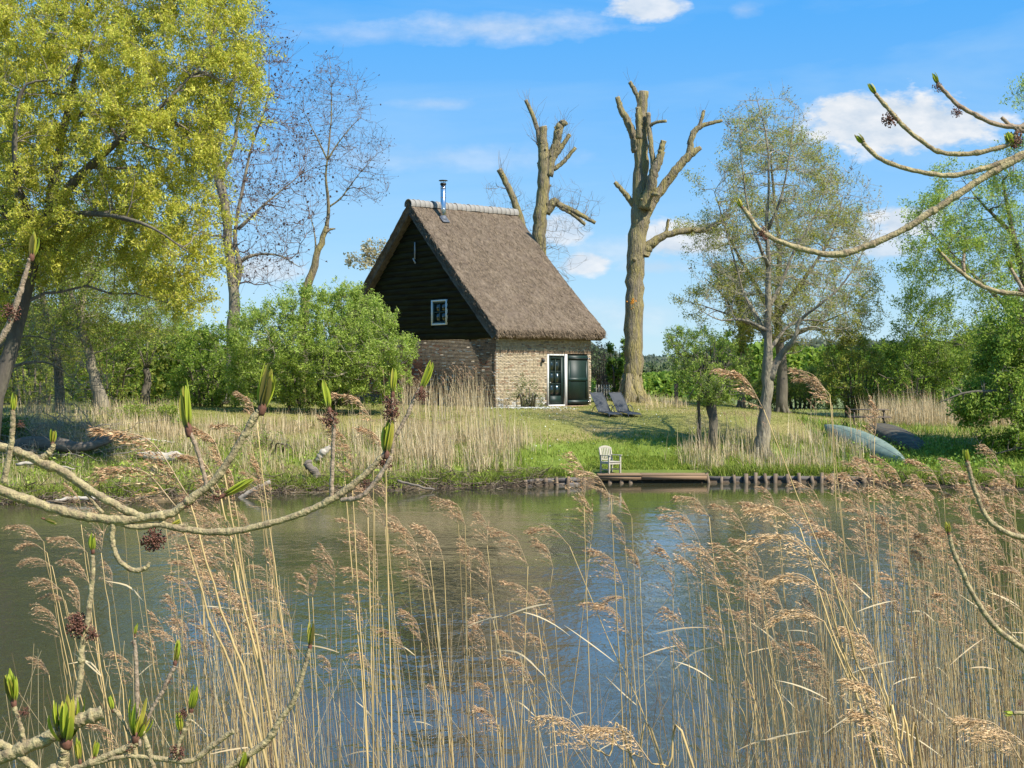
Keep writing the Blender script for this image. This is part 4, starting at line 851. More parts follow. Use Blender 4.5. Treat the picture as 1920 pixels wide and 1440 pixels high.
# rank bank grass
def nodock(x, y, d): return ~((x > 2.9) & (x < 7.2) & (d < 1.05))
P = scatter(60000, -22, 24, .25, 5.4, g, lambda x, y, d: nodock(x, y, d) * (.35 + .65 * (fbm(x * 1.1, y * 1.1) > .45)) * np.where(d > 4.4, .4, 1))
lft = P[:, 0] < -.8
u_, v_ = px_of(P); hh2 = np.where((u_ > 985) & (u_ < 1290), .13, .26) * (1 + (fbm(P[:, 0] * .8, P[:, 1] * .8) - .5))
bl = [blades(P[~lft], hh2[~lft], .026, g, GR, .45, tri=True), blades(P[lft], hh2[lft], .020, g, GR + GR[:2] + STR[:2] + [(.22, .17, .09)], .6, tri=True)]
P = scatter(15000, -22, 24, .1, .9, g, nodock); bl.append(blades(P, .34, .026, g, GR + [(.2, .2, .06)], .6))
P = scatter(4200, 2.8, 7.4, .97, 2.4, g); bl.append(blades(P, .12, .024, g, GR, .5))
P = scatter(5200, 12, 26, 2, 10, g); bl.append(blades(P, .32, .03, g, DG + GR, .5))
veg('bank_grass', 'lush uncut grass along the river bank', 'grass', bl)
# dry reed and straw stands on the bank
def patch(n, u0, u1, d0, d1, h, g, dens=1.0):
    x0, x1 = (u0 - 960) / F * 51, (u1 - 960) / F * 60
    P = scatter(int(n * 1.6), min(x0, x1) - 1, max(x0, x1) + 1, d0, d1, g); u_, v_ = px_of(P); u_ = u_ + (fbm(P[:, 1] * .9 + 2, P[:, 0] * .3) - .5) * 110 + g.normal(0, 14, len(P)); m = (u_ > u0) & (u_ < u1) & ((fbm(P[:, 0] * 1.6, P[:, 1] * 1.6 + 3)) > .47 - .05 * dens); return P[m][:n]
bl = []
for (n, u0, u1, d0, d1, h) in [(2900, 650, 975, 1.0, 5.5, .80), (560, 650, 985, 1.0, 6.5, 1.5), (1700, 1300, 1430, .5, 4.5, .62), (1400, 1430, 1600, .5, 4.5, .66), (380, 1290, 1600, .5, 5, 1.4), (2200, 300, 640, 1.5, 8, .6), (1700, -20, 330, 4, 14, .6), (350, 240, 650, 6, 9, .6),
                               (420, 740, 930, 7.5, 13, 1.5), (1300, -10, 500, 1, 6, .4), (3400, 1650, 1920, 11, 16, 1.0), (1300, 1660, 1900, 14, 20, 1.3), (500, 1200, 1300, 12, 18, .5)]:
    P = off_house(patch(n, u0, u1, d0, d1, h, g)); bl.append(blades(P, h, .016, g, STR, .12, (-.05, 0)))
    if h < 1.3: P = off_house(patch(n // 3, u0, u1, d0, d1, h, g)); bl.append(blades(P, h * .6, .016, g, STR, .7, (-.1, -.1)))
veg('dry_reeds', 'stands of dead straw-coloured reeds along the far bank', 'reeds', bl, 'straw')
# feathery heads on the taller far reeds (seen against the gable and the boats)
bl = []
for (n, u0, u1, d0, d1, h) in [(70, 740, 930, 7.5, 13, 1.6), (26, 1400, 1640, 1, 5, 1.5), (30, 1650, 1880, 11, 14, 1.5), (16, 660, 980, 2, 6, 1.6)]:
    P = off_house(patch(n, u0, u1, d0, d1, h, g)); n_ = len(P); hgt = h * g.uniform(.7, 1.25, (n_, 1)); top = P + np.array([-.06, 0, 1]) * hgt
    bl.append(blades(P, 0, .001, g, STR)); V, f = tubes(np.stack([P, (P + top) / 2, top], 1), np.full((n_, 3), .006), 3); bl[-1] = (V, f, np.array(STR[0]))
    C = np.repeat(top, 34, 0); k = np.tile(np.arange(34) / 34., n_)[:, None]; C = C + np.array([-.16, 0, -.0]) * k ** 2 + np.array([0, 0, 1]) * (k * .26 - .1) + g.normal(0, .03, C.shape) * (1.1 - k)
    bl.append(leaves(C, .06, g, [(.36, .22, .13), (.44, .29, .18)], aspect=.25, droop=.5))
veg('far_reed_heads', 'brown feathery reed heads in front of the brick gable and right bank', 'reeds', bl, 'straw')
# daisies
n = 900; x = g.normal(.9, .8, n); y = g.normal(64.6, .28, n); x2 = g.uniform(-1, 9, 260); y2 = shore(x2) + g.uniform(2, 12, 260); x = np.r_[x, x2]; y = np.r_[y, y2]; P = off_house(np.stack([x, y, ground(x, y) + .06], 1))
V, f, c = leaves(P, .045, g, [(.75, .75, .72)], flat=2, aspect=.9); veg('daisies', 'scattered white daisies in the lawn by the door', 'flowers', [(V, f, c)])
# broad-leaved plants low on the bank
P = scatter(9000, -21, 0, .6, 5, g, lambda x, y, d: fbm(x * .9 + 5, y * .9) > .55); P[:, 2] += g.uniform(.02, .3, len(P)); b1 = leaves(P, .09, g, GR + LG, aspect=.6)
P = scatter(12000, 13.0, 26, .4, 6, g, lambda x, y, d: fbm(x * .9 + 5, y * .9) > .42); P[:, 2] += g.uniform(.02, .35, len(P)); b2 = leaves(P, .10, g, DG + LG[:1], aspect=.6)
veg('bank_herbs', 'leafy nettles and herbs low on both ends of the bank', 'plants', [b1, b2])
# roots, twigs and litter at the waterline
n = 2000; x = g.uniform(-21, 1.2, n); x = np.r_[x, g.uniform(13, 22, 260)]; n = len(x); y = shore(x) + g.uniform(-.5, 1.1, n); A = np.stack([x, y, np.maximum(ground(x, y), .0) + g.uniform(.0, .2, n)], 1); d_ = norm(g.normal(0, 1, (n, 3)) * [1, .7, .25]); L = g.uniform(.2, .9, (n, 1))
P_ = np.stack([A, A + d_ * L / 2 + g.normal(0, .06, (n, 3)), A + d_ * L + g.normal(0, .05, (n, 3))], 1); V, f = tubes(P_, np.tile([.016, .013, .007], (n, 1)) * g.uniform(.4, 1.2, (n, 1)), 4)
cc = np.repeat(np.array([(.16, .115, .075), (.27, .21, .14), (.10, .075, .05)])[g.integers(0, 3, n)], 12, 0)
veg('waterline_twigs', 'tangle of dead twigs and roots at the waterline', 'twigs', [(V, f, cc)], 'straw')

# ------------------------------------------------------------------ piling, dock
M['pile'] = mat('piling_wood', (.12, .08, .05), .9, .35, 5, c2=(.2, .15, .10), bump=.01, bscale=20, stretch=(1, 1, .3))
M['deck'] = mat('deck_wood', (.19, .115, .06), .75, .25, 3, c2=(.26, .165, .09), bump=.005, bscale=30, stretch=(.2, 3, 3))
M['pileboard'] = mat('piling_board', (.15, .135, .125), .9, .3, 3, c2=(.08, .065, .055), bump=.01, bscale=20, stretch=(.3, 2, 2))
def revet(label, u0, u1, step, seed):
    x0 = (u0 - 960) / F * 53.6; x1 = (u1 - 960) / F * 53.6; r_ = np.random.default_rng(seed)
    root = thing('bank_piling', label, 'revetment', (x0, float(shore(x0)), 0)); org = np.array(root.location)
    x = x0; pts_ = []
    while x <= x1:
        y = float(shore(x)) - .12 + r_.normal(0, .02); rd = r_.uniform(.055, .085); top = r_.uniform(.22, .40); lx = r_.normal(0, .03)
        a = Acc(); a.tube([(x - lx, y, -.6), (x, y, 0), (x + lx, y, top)], [rd, rd, rd * .92], 8); a.obj('pile', M['pile'], root, origin=org); pts_.append((x, y)); x += step * r_.uniform(.7, 1.35)
    for k in range(0, len(pts_) - 1, 3):
        p, q = pts_[k], pts_[min(k + 3, len(pts_) - 1)]
        for zz in (.17, .0):
            a = Acc(); a.bar((p[0], p[1] + .11, zz + r_.normal(0, .01)), (q[0], q[1] + .11, zz + r_.normal(0, .012)), .03, .15); a.obj('board', M['pileboard'], root, origin=org)
    return root
revet('row of short weathered piles left of the wooden dock', 985, 1112, .44, 1)
revet('long row of short weathered piles right of the wooden dock', 1330, 1640, .42, 2)
dx0, dx1, dy0 = 3.07, 7.02, 53.62
dock = thing('wooden_dock', 'low brown plank dock at the foot of the lawn', 'dock', (dx0, dy0, 0)); org = np.array(dock.location)
xj = (1202 - 960) / F * 53.8
for r_ in range(6):
    for (xa, xb) in ((dx0, xj - .006), (xj + .006, dx1)):
        a = Acc(); yy = dy0 + .10 + r_ * .205 + (.03 if (xa == dx0 and r_ == 0) else 0) * -1
        a.box(((xa + xb) / 2 + random.uniform(-.02, .02), yy, .305 + random.uniform(-.004, .004)), (xb - xa, .195, .045), rz=random.uniform(-.002, .002)); bevel(a.obj('plank', M['deck'], dock, origin=org), .005)
for (xa, xb) in ((dx0 + .02, xj - .01), (xj + .01, dx1 - .02)):
    a = Acc(); a.box(((xa + xb) / 2, dy0 + .03, .205), (xb - xa, .05, .14)); a.obj('fascia', M['deck'], dock, origin=org)
for u_ in (1125, 1143, 1165, 1182, 1201, 1225, 1245, 1263, 1283, 1310):
    x = (u_ - 960) / F * 53.8; a = Acc(); dy = .12 if u_ in (1143, 1182, 1165) else .35
    a.tube([(x, dy0 + dy, -.7), (x + .01, dy0 + dy, .24)], [.085, .08], 9); a.obj('post', M['pile'], dock, origin=org)
a = Acc(); a.box(((dx0 + dx1) / 2, dy0 + .8, -.05), (dx1 - dx0 + .3, .04, .5)); a.obj('back_board', M['pileboard'], dock, origin=org)

# ------------------------------------------------------------------ garden armchair on the dock
M['teak'] = mat('silvered_teak', (.46, .42, .33), .8, .2, 8, c2=(.34, .31, .24), bump=.002, bscale=40)
cpos = W(1143, 884, 54.35); cz = .33
chair = thing('garden_armchair', 'weathered wooden slatted armchair on the dock', 'chair', (cpos[0] + .02, 54.30, cz), R(38))
def cpart(name, f, m=M['teak']): a = Acc(); f(a); return bevel(a.obj(name, m, chair), .004)
# local: x right, faces -y
for sx_ in (-1, 1):
    cpart('leg', lambda a: a.bar((sx_ * .27, -.24, 0), (sx_ * .27, -.24, .64), .055, .055))
    cpart('leg', lambda a: (a.bar((sx_ * .27, .22, 0), (sx_ * .27, .20, .45), .05, .055), a.bar((sx_ * .27, .20, .44), (sx_ * .27, .30, .92), .05, .05)))
    cpart('armrest', lambda a: a.box((sx_ * .275, -.03, .655), (.075, .56, .028)))
    cpart('side_rail', lambda a: (a.box((sx_ * .27, -.02, .38), (.03, .40, .07)), a.box((sx_ * .27, -.02, .14), (.028, .42, .04))))
for k in range(5): cpart('seat_slat', lambda a: a.box((0, -.24 + k * .098, .425), (.56, .082, .022)))
cpart('front_rail', lambda a: (a.box((0, -.24, .37), (.49, .026, .085))))
cpart('stretcher', lambda a: a.box((0, .0, .14), (.51, .04, .028)))
def toprail(a):
    n = 10
    for k in range(n):
        s0, s1 = -1 + 2 * k / n, -1 + 2 * (k + 1) / n; z0_ = .90 + .05 * (1 - s0 ** 2); z1_ = .90 + .05 * (1 - s1 ** 2)
        a.bar((s0 * .25, .305, z0_), (s1 * .25, .305, z1_), .03, .085)
cpart('top_rail', toprail)
def lowrail(a):
    for k in range(8):
        s0, s1 = -1 + 2 * k / 8, -1 + 2 * (k + 1) / 8; a.bar((s0 * .25, .22, .515 - .025 * (1 - s0 ** 2)), (s1 * .25, .22, .515 - .025 * (1 - s1 ** 2)), .03, .05)
cpart('lower_rail', lowrail)
for k in range(6): x = -.2 + k * .08; cpart('back_slat', lambda a: a.bar((x, .228, .53), (x, .302, .905), .045, .018, up=(0, 1, 0)))

# ------------------------------------------------------------------ two sun loungers on the lawn
M['mesh'] = mat('grey_mesh_fabric', (.055, .06, .065), .75, .15, 20, bump=.002, bscale=300, spec=.3)
M['lframe'] = mat('charcoal_frame', (.07, .073, .078), .4, .1, 10)
def ad(a, V, f):
    u_, inv = np.unique(f, return_inverse=True); a.add(V[u_], inv.reshape(f.shape))
def lounger(px, py, label, rz):
    p = hit(px, py); t_ = thing('sun_lounger', label, 'sun lounger', p, rz, 'sun loungers on the lawn')
    # local: foot at y=0 towards -y, head at +y; profile along y
    yy = [0, .1, .45, .9, 1.05, 1.25, 1.5, 1.78]; zz = [.13, .17, .20, .22, .30, .52, .78, 1.02]
    pr = spl(list(zip(yy, zz)), 22)
    V = np.vstack([np.stack([0 * pr[:, 0] + s_, pr[:, 0], pr[:, 1] - .012 * (1 - (s_ / .29) ** 2)], 1) for s_ in (-.27, -.14, 0, .14, .27)]); n = len(pr)
    f = np.array([[r_ * n + k, (r_ + 1) * n + k, (r_ + 1) * n + k + 1, r_ * n + k + 1] for r_ in range(4) for k in range(n - 1)])
    split = [k for k in range(n - 1) if pr[k, 0] < 1.0]
    fs = f.reshape(4, n - 1, 4)
    a = Acc(); ad(a, V, fs[:, :len(split)].reshape(-1, 4)); a.obj('seat', M['mesh'], t_, smooth=True)
    a = Acc(); ad(a, V, fs[:, len(split):].reshape(-1, 4)); a.obj('backrest', M['mesh'], t_, smooth=True)
    for s_ in (-.29, .29): a = Acc(); a.tube(np.stack([0 * pr[:, 0] + s_, pr[:, 0], pr[:, 1]], 1), .018, 6); a.obj('side_tube', M['lframe'], t_, smooth=True)
    a = Acc(); a.tube([(-.29, 0, .13), (.29, 0, .13)], .018, 6); a.tube([(-.29, 1.78, 1.02), (.29, 1.78, 1.02)], .018, 6); a.tube([(-.29, .95, .24), (.29, .95, .24)], .014, 6); a.obj('cross_tube', M['lframe'], t_, smooth=True)
    for s_ in (-.33, .33):
        q = spl([(s_, .06, .0), (s_, .12, .16), (s_, .5, .2), (s_, .72, .42), (s_, 1.02, .5), (s_, 1.32, .40), (s_, 1.52, .18), (s_, 1.6, .0)] if False else [(s_, .70, .20), (s_, .82, .40), (s_, 1.06, .50), (s_, 1.34, .40), (s_, 1.52, .18), (s_, 1.58, .0)], 18)
        a = Acc(); a.tube(q, .017, 6); a.obj('armrest', M['lframe'], t_, smooth=True)
        a = Acc(); a.tube([(s_ * .9, 0, .13), (s_ * .9, -.02, 0)], .016, 6); a.obj('leg', M['lframe'], t_, smooth=True)
    return t_
lounger(1154, 783, 'left grey mesh sun lounger, nearer the house door', R(24))
lounger(1190, 783, 'right grey mesh sun lounger, below the tall trunk', R(24))

# ------------------------------------------------------------------ boats
M['canoe'] = mat('blue_grey_hull', (.12, .175, .145), .65, .4, 1.5, c2=(.19, .235, .18), bump=.004, bscale=8)
M['keel'] = mat('dark_keel', (.03, .045, .055), .6, .2, 5)
M['oldboat'] = mat('weathered_boat_wood', (.045, .036, .026), .9, .4, 2, c2=(.10, .085, .055), bump=.01, bscale=12, stretch=(.5, 3, 3), mixsharp=5)
def boat(name, label, A, B, wid, hgt, mt, side=1, flat=1.0, point=1.0, roll=0.0):
    A = np.asarray(A, float); B = np.asarray(B, float); d = B - A; L = np.linalg.norm(d); root = thing(name, label, 'boat', (A + B) / 2); org = np.array(root.location)
    ex = d / L; ey = norm(np.cross([0, 0, 1.], ex)); ez = np.cross(ex, ey); cr, sr = math.cos(roll), math.sin(roll); ey, ez = ey * cr + ez * sr, -ey * sr + ez * cr
    ns_ = 28; nr_ = 13; V = []
    for i in range(ns_):
        s_ = i / (ns_ - 1); e = (1 - abs(2 * s_ - 1) ** (2.6 * point)) ** .75 + .015; hh3 = hgt * (1 - .35 * abs(2 * s_ - 1) ** 3 * (1.4 if point > .9 else .4))
        for j in range(nr_):
            th = PI * j / (nr_ - 1); cy = math.cos(th); sz_ = math.sin(th) ** flat
            V.append(A + ex * L * s_ + ey * cy * wid / 2 * e + ez * (sz_ * hh3 * (.55 + .45 * e)))
    V = np.array(V); idx = np.arange(ns_ * nr_).reshape(ns_, nr_); f = np.stack([idx[:-1, :-1], idx[1:, :-1], idx[1:, 1:], idx[:-1, 1:]], -1).reshape(-1, 4)
    V2 = V - ez * .02; V2[:] = A + (V2 - A)
    o = build('hull', V, f, mt, root, smooth=True, origin=org); m = o.modifiers.new('solid', 'SOLIDIFY'); m.thickness = .03; m.offset = -1
    for nm, j in (('keel', nr_ // 2), ('strake', nr_ // 2 + 3)):
        P_ = V[idx[:, j]] + ez * .012; a = Acc(); a.tube(P_, .022, 6); a.obj(nm, M['keel'], root, origin=org)
    for j in (0, nr_ - 1):
        P_ = V[idx[:, j]]; a = Acc(); a.tube(P_, .03, 6); a.obj('gunwale', mt, root, origin=org)
    return root, V, idx, ez
A = hit(1550, 812); B = hit(1700, 872); A[2] += .12; B[2] -= .02
boat('rowing_boat', 'upturned blue-grey boat lying on the right bank', A + [0, 0, .02], B, .98, .44, M['canoe'], flat=.8, point=.8, roll=.55)
A = hit(1640, 803); B = hit(1722, 850)
boat('rowing_boat', 'dark mossy upturned boat beside the blue-grey one', A, B, 1.35, .42, M['oldboat'], flat=.45, point=1.6, roll=-.1)
a = Acc(); A = W(1702, 866, 55.2); B = W(1728, 838, 56.2); a.tube([A, (A + B) / 2 + [0, 0, .05], B], .018, 6); tag(a.obj('pale_stick', M['driftwood']), 'thin pale stick leaning from the blue-grey boat to the dark one', 'stick')

# picnic table
pt_ = hit(1634, 803); pt_[1] += .4; pt_[2] = gz(pt_[0], pt_[1])
table = thing('picnic_table', 'dark weathered picnic table behind the upturned boats', 'picnic table', pt_, R(-12))
M['dwood'] = mat('dark_table_wood', (.085, .062, .045), .85, .3, 5, c2=(.15, .12, .09), bump=.004, bscale=30, stretch=(.3, 3, 3))
for k in range(4): a = Acc(); a.box((0, -.27 + k * .18, .74), (1.55, .165, .04)); a.obj('table_board', M['dwood'], table)
for s_ in (-1, 1):
    for k in range(2): a = Acc(); a.box((0, s_ * (.66 + k * .14 - .07), .44), (1.75, .13, .04)); a.obj('bench_board', M['dwood'], table)
for x in (-.6, .6):
    for s_ in (-1, 1): a = Acc(); a.bar((x, s_ * .22, .72), (x, s_ * .52, 0), .045, .11, up=(0, s_, .4)); a.obj('leg', M['dwood'], table)
    a = Acc(); a.box((x - .048, 0, .385), (.04, 1.5, .09)); a.box((x - .048, 0, .68), (.04, .66, .08)); a.obj('crossbeam', M['dwood'], table)

# fence posts and gate beyond
def post(px, py, hpx, wpx, label, m, D=None):
    p = hit(px, py) if D is None else W(px, py, D); p = p.copy(); p[2] = gz(p[0], p[1]); h = hpx / F * p[1]; w_ = wpx / F * p[1]
    a = Acc(); a.box((0, 0, h / 2 - .1), (w_, w_, h + .2)); a.box((0, 0, h + .01), (w_ * .7, w_ * .7, .03)); o = bevel(a.obj('fence_post', m), .01); o.location = tuple(p); tag(o, label, 'post')
post(1203, 748, 14, 4, 'short pale post right of the tall trunk', M['white'], 76)
post(1268, 752, 34, 7, 'grey weathered post in the hedge gap left of the round pollard', M['pile'], 74)
gt = thing('garden_gate', 'pale wooden picket gate just right of the house corner', 'gate', (W(1118, 745, 75)[0], 75, gz(4.2, 75)))
for k in range(9): a = Acc(); a.box((k * .13, 0, .45), (.06, .03, .95)); a.obj('picket', M['teak'], gt)
a = Acc(); a.box((.5, .03, .25), (1.2, .03, .07)); a.box((.5, .03, .72), (1.2, .03, .07)); a.obj('rail', M['teak'], gt)

# driftwood and logs
def log(name, label, pts_, D, m, cat='log', k=14, sides=9):
    P_, R_ = limb(pts_, D, k); g_ = np.random.default_rng(int(pts_[0][0]) + 3); P_ += g_.normal(0, .015, P_.shape); R_ = R_ * g_.uniform(.85, 1.15, len(R_))
    gg = ground(P_[:, 0], P_[:, 1]); P_[:, 2] = np.maximum(P_[:, 2], gg + R_ * .4)
    o = Acc(); o.tube(P_, R_, sides); return tag(o.obj(name, m, smooth=True), label, cat)
log('driftwood_log', 'bleached white driftwood log on the left bank', [(258, 852, 3), (275, 853, 8), (305, 858, 9.5), (330, 856, 9), (346, 858, 5)], hit(300, 868)[1], M['driftwood'])
log('fallen_trunk', 'long grey fallen trunk at the far left of the bank', [(30, 838, 15), (90, 832, 14, -.2), (150, 838, 11, -.5), (200, 826, 6, -.3), (235, 815, 3)], hit(90, 850)[1], M['log'])
log('fallen_trunk', 'second grey trunk crossing low under the long one', [(100, 850, 6), (150, 838, 6), (190, 822, 5), (215, 822, 3)], hit(150, 852)[1], M['log'])
log('dead_branch', 'thin pale straight branch behind the white driftwood', [(222, 820, 2.5), (270, 823, 2.4), (328, 829, 1.6)], hit(280, 834)[1], M['driftwood'], 'branch')
log('driftwood_log', 'small white driftwood piece standing on the bank left of the reeds', [(594, 866, 4), (602, 854, 7), (612, 844, 6), (620, 838, 3)], hit(600, 870)[1], M['driftwood'])
log('tree_stump', 'rotten grey stump on the bank below the small white driftwood', [(596, 900, 9), (590, 885, 8), (575, 872, 6), (584, 866, 4)], hit(590, 902)[1], M['log'], 'stump')
log('dead_branch', 'brown branch leaning from the bank into the water', [(445, 938, 4), (470, 922, 4.2), (505, 903, 4)], 47.5, M['deadstick'], 'branch')
log('dead_branch', 'dark stick lying at the waterline below the reeds', [(745, 902, 2.6), (775, 909, 2.4), (815, 920, 1.6)], 49.8, M['log'], 'branch')
log('dead_branch', 'low pale branch lying along the mud at far left', [(85, 944, 3), (130, 936, 4), (165, 934, 4), (190, 938, 2)], 45.4, M['driftwood'], 'branch')
log('dead_branch', 'short pale branch under the fallen trunk at left', [(30, 872, 3), (70, 868, 3), (105, 873, 2), (140, 880, 1.5)], 47.4, M['driftwood'], 'branch')
g = np.random.default_rng(77); n = 260; cx_ = g.uniform(0, 240, n); cy_ = g.uniform(800, 870, n); A = np.array([hit(a_, b_) for a_, b_ in zip(cx_, cy_)]); A[:, 2] += g.uniform(0, .3, n); d_ = norm(g.normal(0, 1, (n, 3)) * [1, .6, .35]); L = g.uniform(.4, 1.6, (n, 1))
P_ = np.stack([A, A + d_ * L * .35 + g.normal(0, .05, A.shape), A + d_ * L * .7 + g.normal(0, .08, A.shape), A + d_ * L + [0, 0, -.08]], 1); V, f = tubes(P_, np.tile([.014, .012, .009, .005], (n, 1)) * g.uniform(.6, 1.5, (n, 1)), 4)
veg('brushwood_pile', 'pale tangle of dead brushwood over the fallen trunk', 'brushwood', [(V, f, np.array([.30, .26, .20]))], 'straw')

# ------------------------------------------------------------------ foreground reeds
PL = [(.48, .27, .13), (.60, .37, .19), (.32, .175, .085), (.70, .49, .27)]
def stalk_pts(xb, xt, yt, xq, yq, D, k=14):
    """stem from below the frame up to the plume foot (xt,yt); plume runs on to (xq,yq)"""
    zb = max(gz((xb - 960) / F * D, D), 0) - .1; yb = HY + (CH - zb) / D * F
    return spl([(xb + (xb - xt) * max(0, (yb - 1440) / max(1440 - yt, 200)) * .6, yb), (xb, 1440 if yb > 1500 else (yb + yt) / 2), ((xb * .42 + xt * .58), (1440 * .42 + yt * .58)), (xt, yt)], k)
def toW(q, D, dz=0.): D = D + np.zeros(len(q)) + dz; return np.stack([(q[:, 0] - 960) / F * D, D, CH - (q[:, 1] - HY) / F * D], 1)
def plume_geo(foot, tip, D, g, dens=1.0, gold=0.0, wf=1.0):
    """one-sided drooping panicle"""
    foot = np.array(foot, float); tip = np.array(tip, float); L = np.linalg.norm(tip - foot); px = F / D; d = tip - foot
    mid = foot + d * .5 + np.array([.12 * abs(d[1]) + 0, -.16 * abs(d[0]) - .06 * L])
    ax = spl([foot, mid, tip], 12); A3 = toW(ax, D, np.linspace(0, g.normal(0, .03), 12)); Lm = L / px
    nb_ = int(26 * dens); V = []; a = Acc()
    t_ = np.sort(g.uniform(0.0, .97, nb_)); ip = t_ * 11; i0 = np.minimum(ip.astype(int), 10); fr = (ip - i0)[:, None]; S0 = A3[i0] * (1 - fr) + A3[i0 + 1] * fr; T = norm(A3[i0 + 1] - A3[i0])
    droop_side = np.array([-1.0, 0, -.55]); bl_ = Lm * wf * (.52 * (1 - t_) ** .7 + .12)[:, None] * g.uniform(.6, 1.15, (nb_, 1)); dr = norm(T * .95 + droop_side * .42 + g.normal(0, .26, S0.shape))
    E = S0 + dr * bl_ + np.array([-.10, 0, -.22]) * bl_; Mx = (S0 + E) / 2 + np.array([0, 0, .07]) * bl_
    a.add(*tubes(np.stack([S0, Mx, E], 1), np.tile([.0009, .0007, .0004], (nb_, 1)) * (D / 7), 3), col=(.48, .34, .2))
    m_ = int(15 * dens); n = nb_ * m_; s_ = np.tile(np.linspace(.12, 1, m_), nb_)[:, None]; S0r = np.repeat(S0, m_, 0); Mr = np.repeat(Mx, m_, 0); Er = np.repeat(E, m_, 0)
    C = (1 - s_) ** 2 * S0r + 2 * s_ * (1 - s_) * Mr + s_ ** 2 * Er + g.normal(0, .0035, (n, 3)); ax_ = norm(np.repeat(dr, m_, 0) + g.normal(0, .35, (n, 3)) + [-.2, 0, -.25])
    bb = norm(np.cross(ax_, g.normal(0, 1, (n, 3)))); l = .0105 * g.uniform(.5, 1.5, (n, 1)) * (Lm / .26) ** .5; w_ = l * .15
    V = np.stack([C - ax_ * l * .3, C + bb * w_, C + ax_ * l, C - bb * w_], 1).reshape(-1, 3)
    c = (np.array(PL)[g.integers(0, len(PL), n)] * g.uniform(.75, 1.2, (n, 1))) * (1 - gold) + np.array([.80, .57, .29]) * gold
    a.add(V, np.arange(n * 4).reshape(-1, 4), np.repeat(c, 4, 0))
    return a, A3
def where(u_):
    return ('at left edge' if u_ < 260 else 'left clump' if u_ < 560 else 'below the boarded gable' if u_ < 760 else 'below the brick wall' if u_ < 960 else 'below the door' if u_ < 1120 else 'below the dock' if u_ < 1330 else 'below the forked tree' if u_ < 1500 else 'below the blue-grey boat' if u_ < 1700 else 'right stand' if u_ < 1830 else 'at right edge')
def reed(xb, foot, tip, D, g, dens=1.0, gold=0.0, r_=.0026, leafp=.12, lab=None, wf=1.0):
    q = stalk_pts(xb, foot[0], foot[1], tip[0], tip[1], D, 16); P_ = toW(q, D, np.linspace(0, 0, 16)); P_[1:-1, 1] += g.normal(0, .01, 14)
    a, A3 = plume_geo(foot, tip, D, g, dens, gold, wf); P_[-1] = A3[0]
    base = P_[0].copy()
    has_leaf = g.random() < leafp and D > 6.4
    hue = 'golden' if gold > .3 else 'brown'; dx_, dy_ = foot[0] - tip[0], foot[1] - tip[1]; Lp = math.hypot(dx_, dy_)
    shape = 'upright' if dy_ > 2.2 * abs(dx_) else 'flat-lying' if dy_ < .45 * abs(dx_) else 'steep' if dy_ > 1.2 * abs(dx_) else 'drooping'
    sz = 'long' if Lp > 100 else 'short' if Lp < 62 else ''
    lvl = 'over far bank' if tip[1] < 905 else 'at far waterline' if tip[1] < 965 else 'high over water' if tip[1] < 1050 else 'over mid water' if tip[1] < 1170 else 'low over water' if tip[1] < 1290 else 'near bottom edge'
    root = thing('reed', lab or ' '.join(f'{"leafy " if has_leaf else ""}reed with {sz} {shape} {hue} plume {lvl}, {where(xb)}'.split()), 'reed', base, 0, 'plumed reeds in the foreground')
    s_ = Acc(); rr = np.linspace(r_ * 1.25, r_ * .55, 16); s_.tube(P_, rr, 5, col=np.array([.64, .46, .20]) * g.uniform(.6, 1.2)); s_.tube(A3, np.linspace(r_ * .5, r_ * .2, 12), 4, col=(.5, .36, .2)); s_.obj('stem', M['straw'], root, origin=base, color=True)
    a.obj('plume', M['straw'], root, origin=base, color=True)
    if has_leaf:
        i = g.integers(6, 13); p = P_[i]; dx = -1 if g.random() < .7 else 1; L = g.uniform(.12, .24); k_ = spl([p, p + [dx * L * .5, g.normal(0, .04), L * .45], p + [dx * L, g.normal(0, .08), L * g.uniform(.4, .9)]], 8)
        w_ = np.array([.002, .0035, .004, .004, .0035, .003, .002, .0005])[:, None] * np.array([0, .5, 1.]); V = np.vstack([k_ - w_, k_ + w_]); f = np.array([[j, j + 1, 9 + j, 8 + j] for j in range(7)])
        l_ = Acc(); l_.add(V, f, np.array([.55, .44, .26]) * g.uniform(.8, 1.15)); l_.obj('leaf', M['straw'], root, origin=base, color=True)
    return root
g = np.random.default_rng(81)
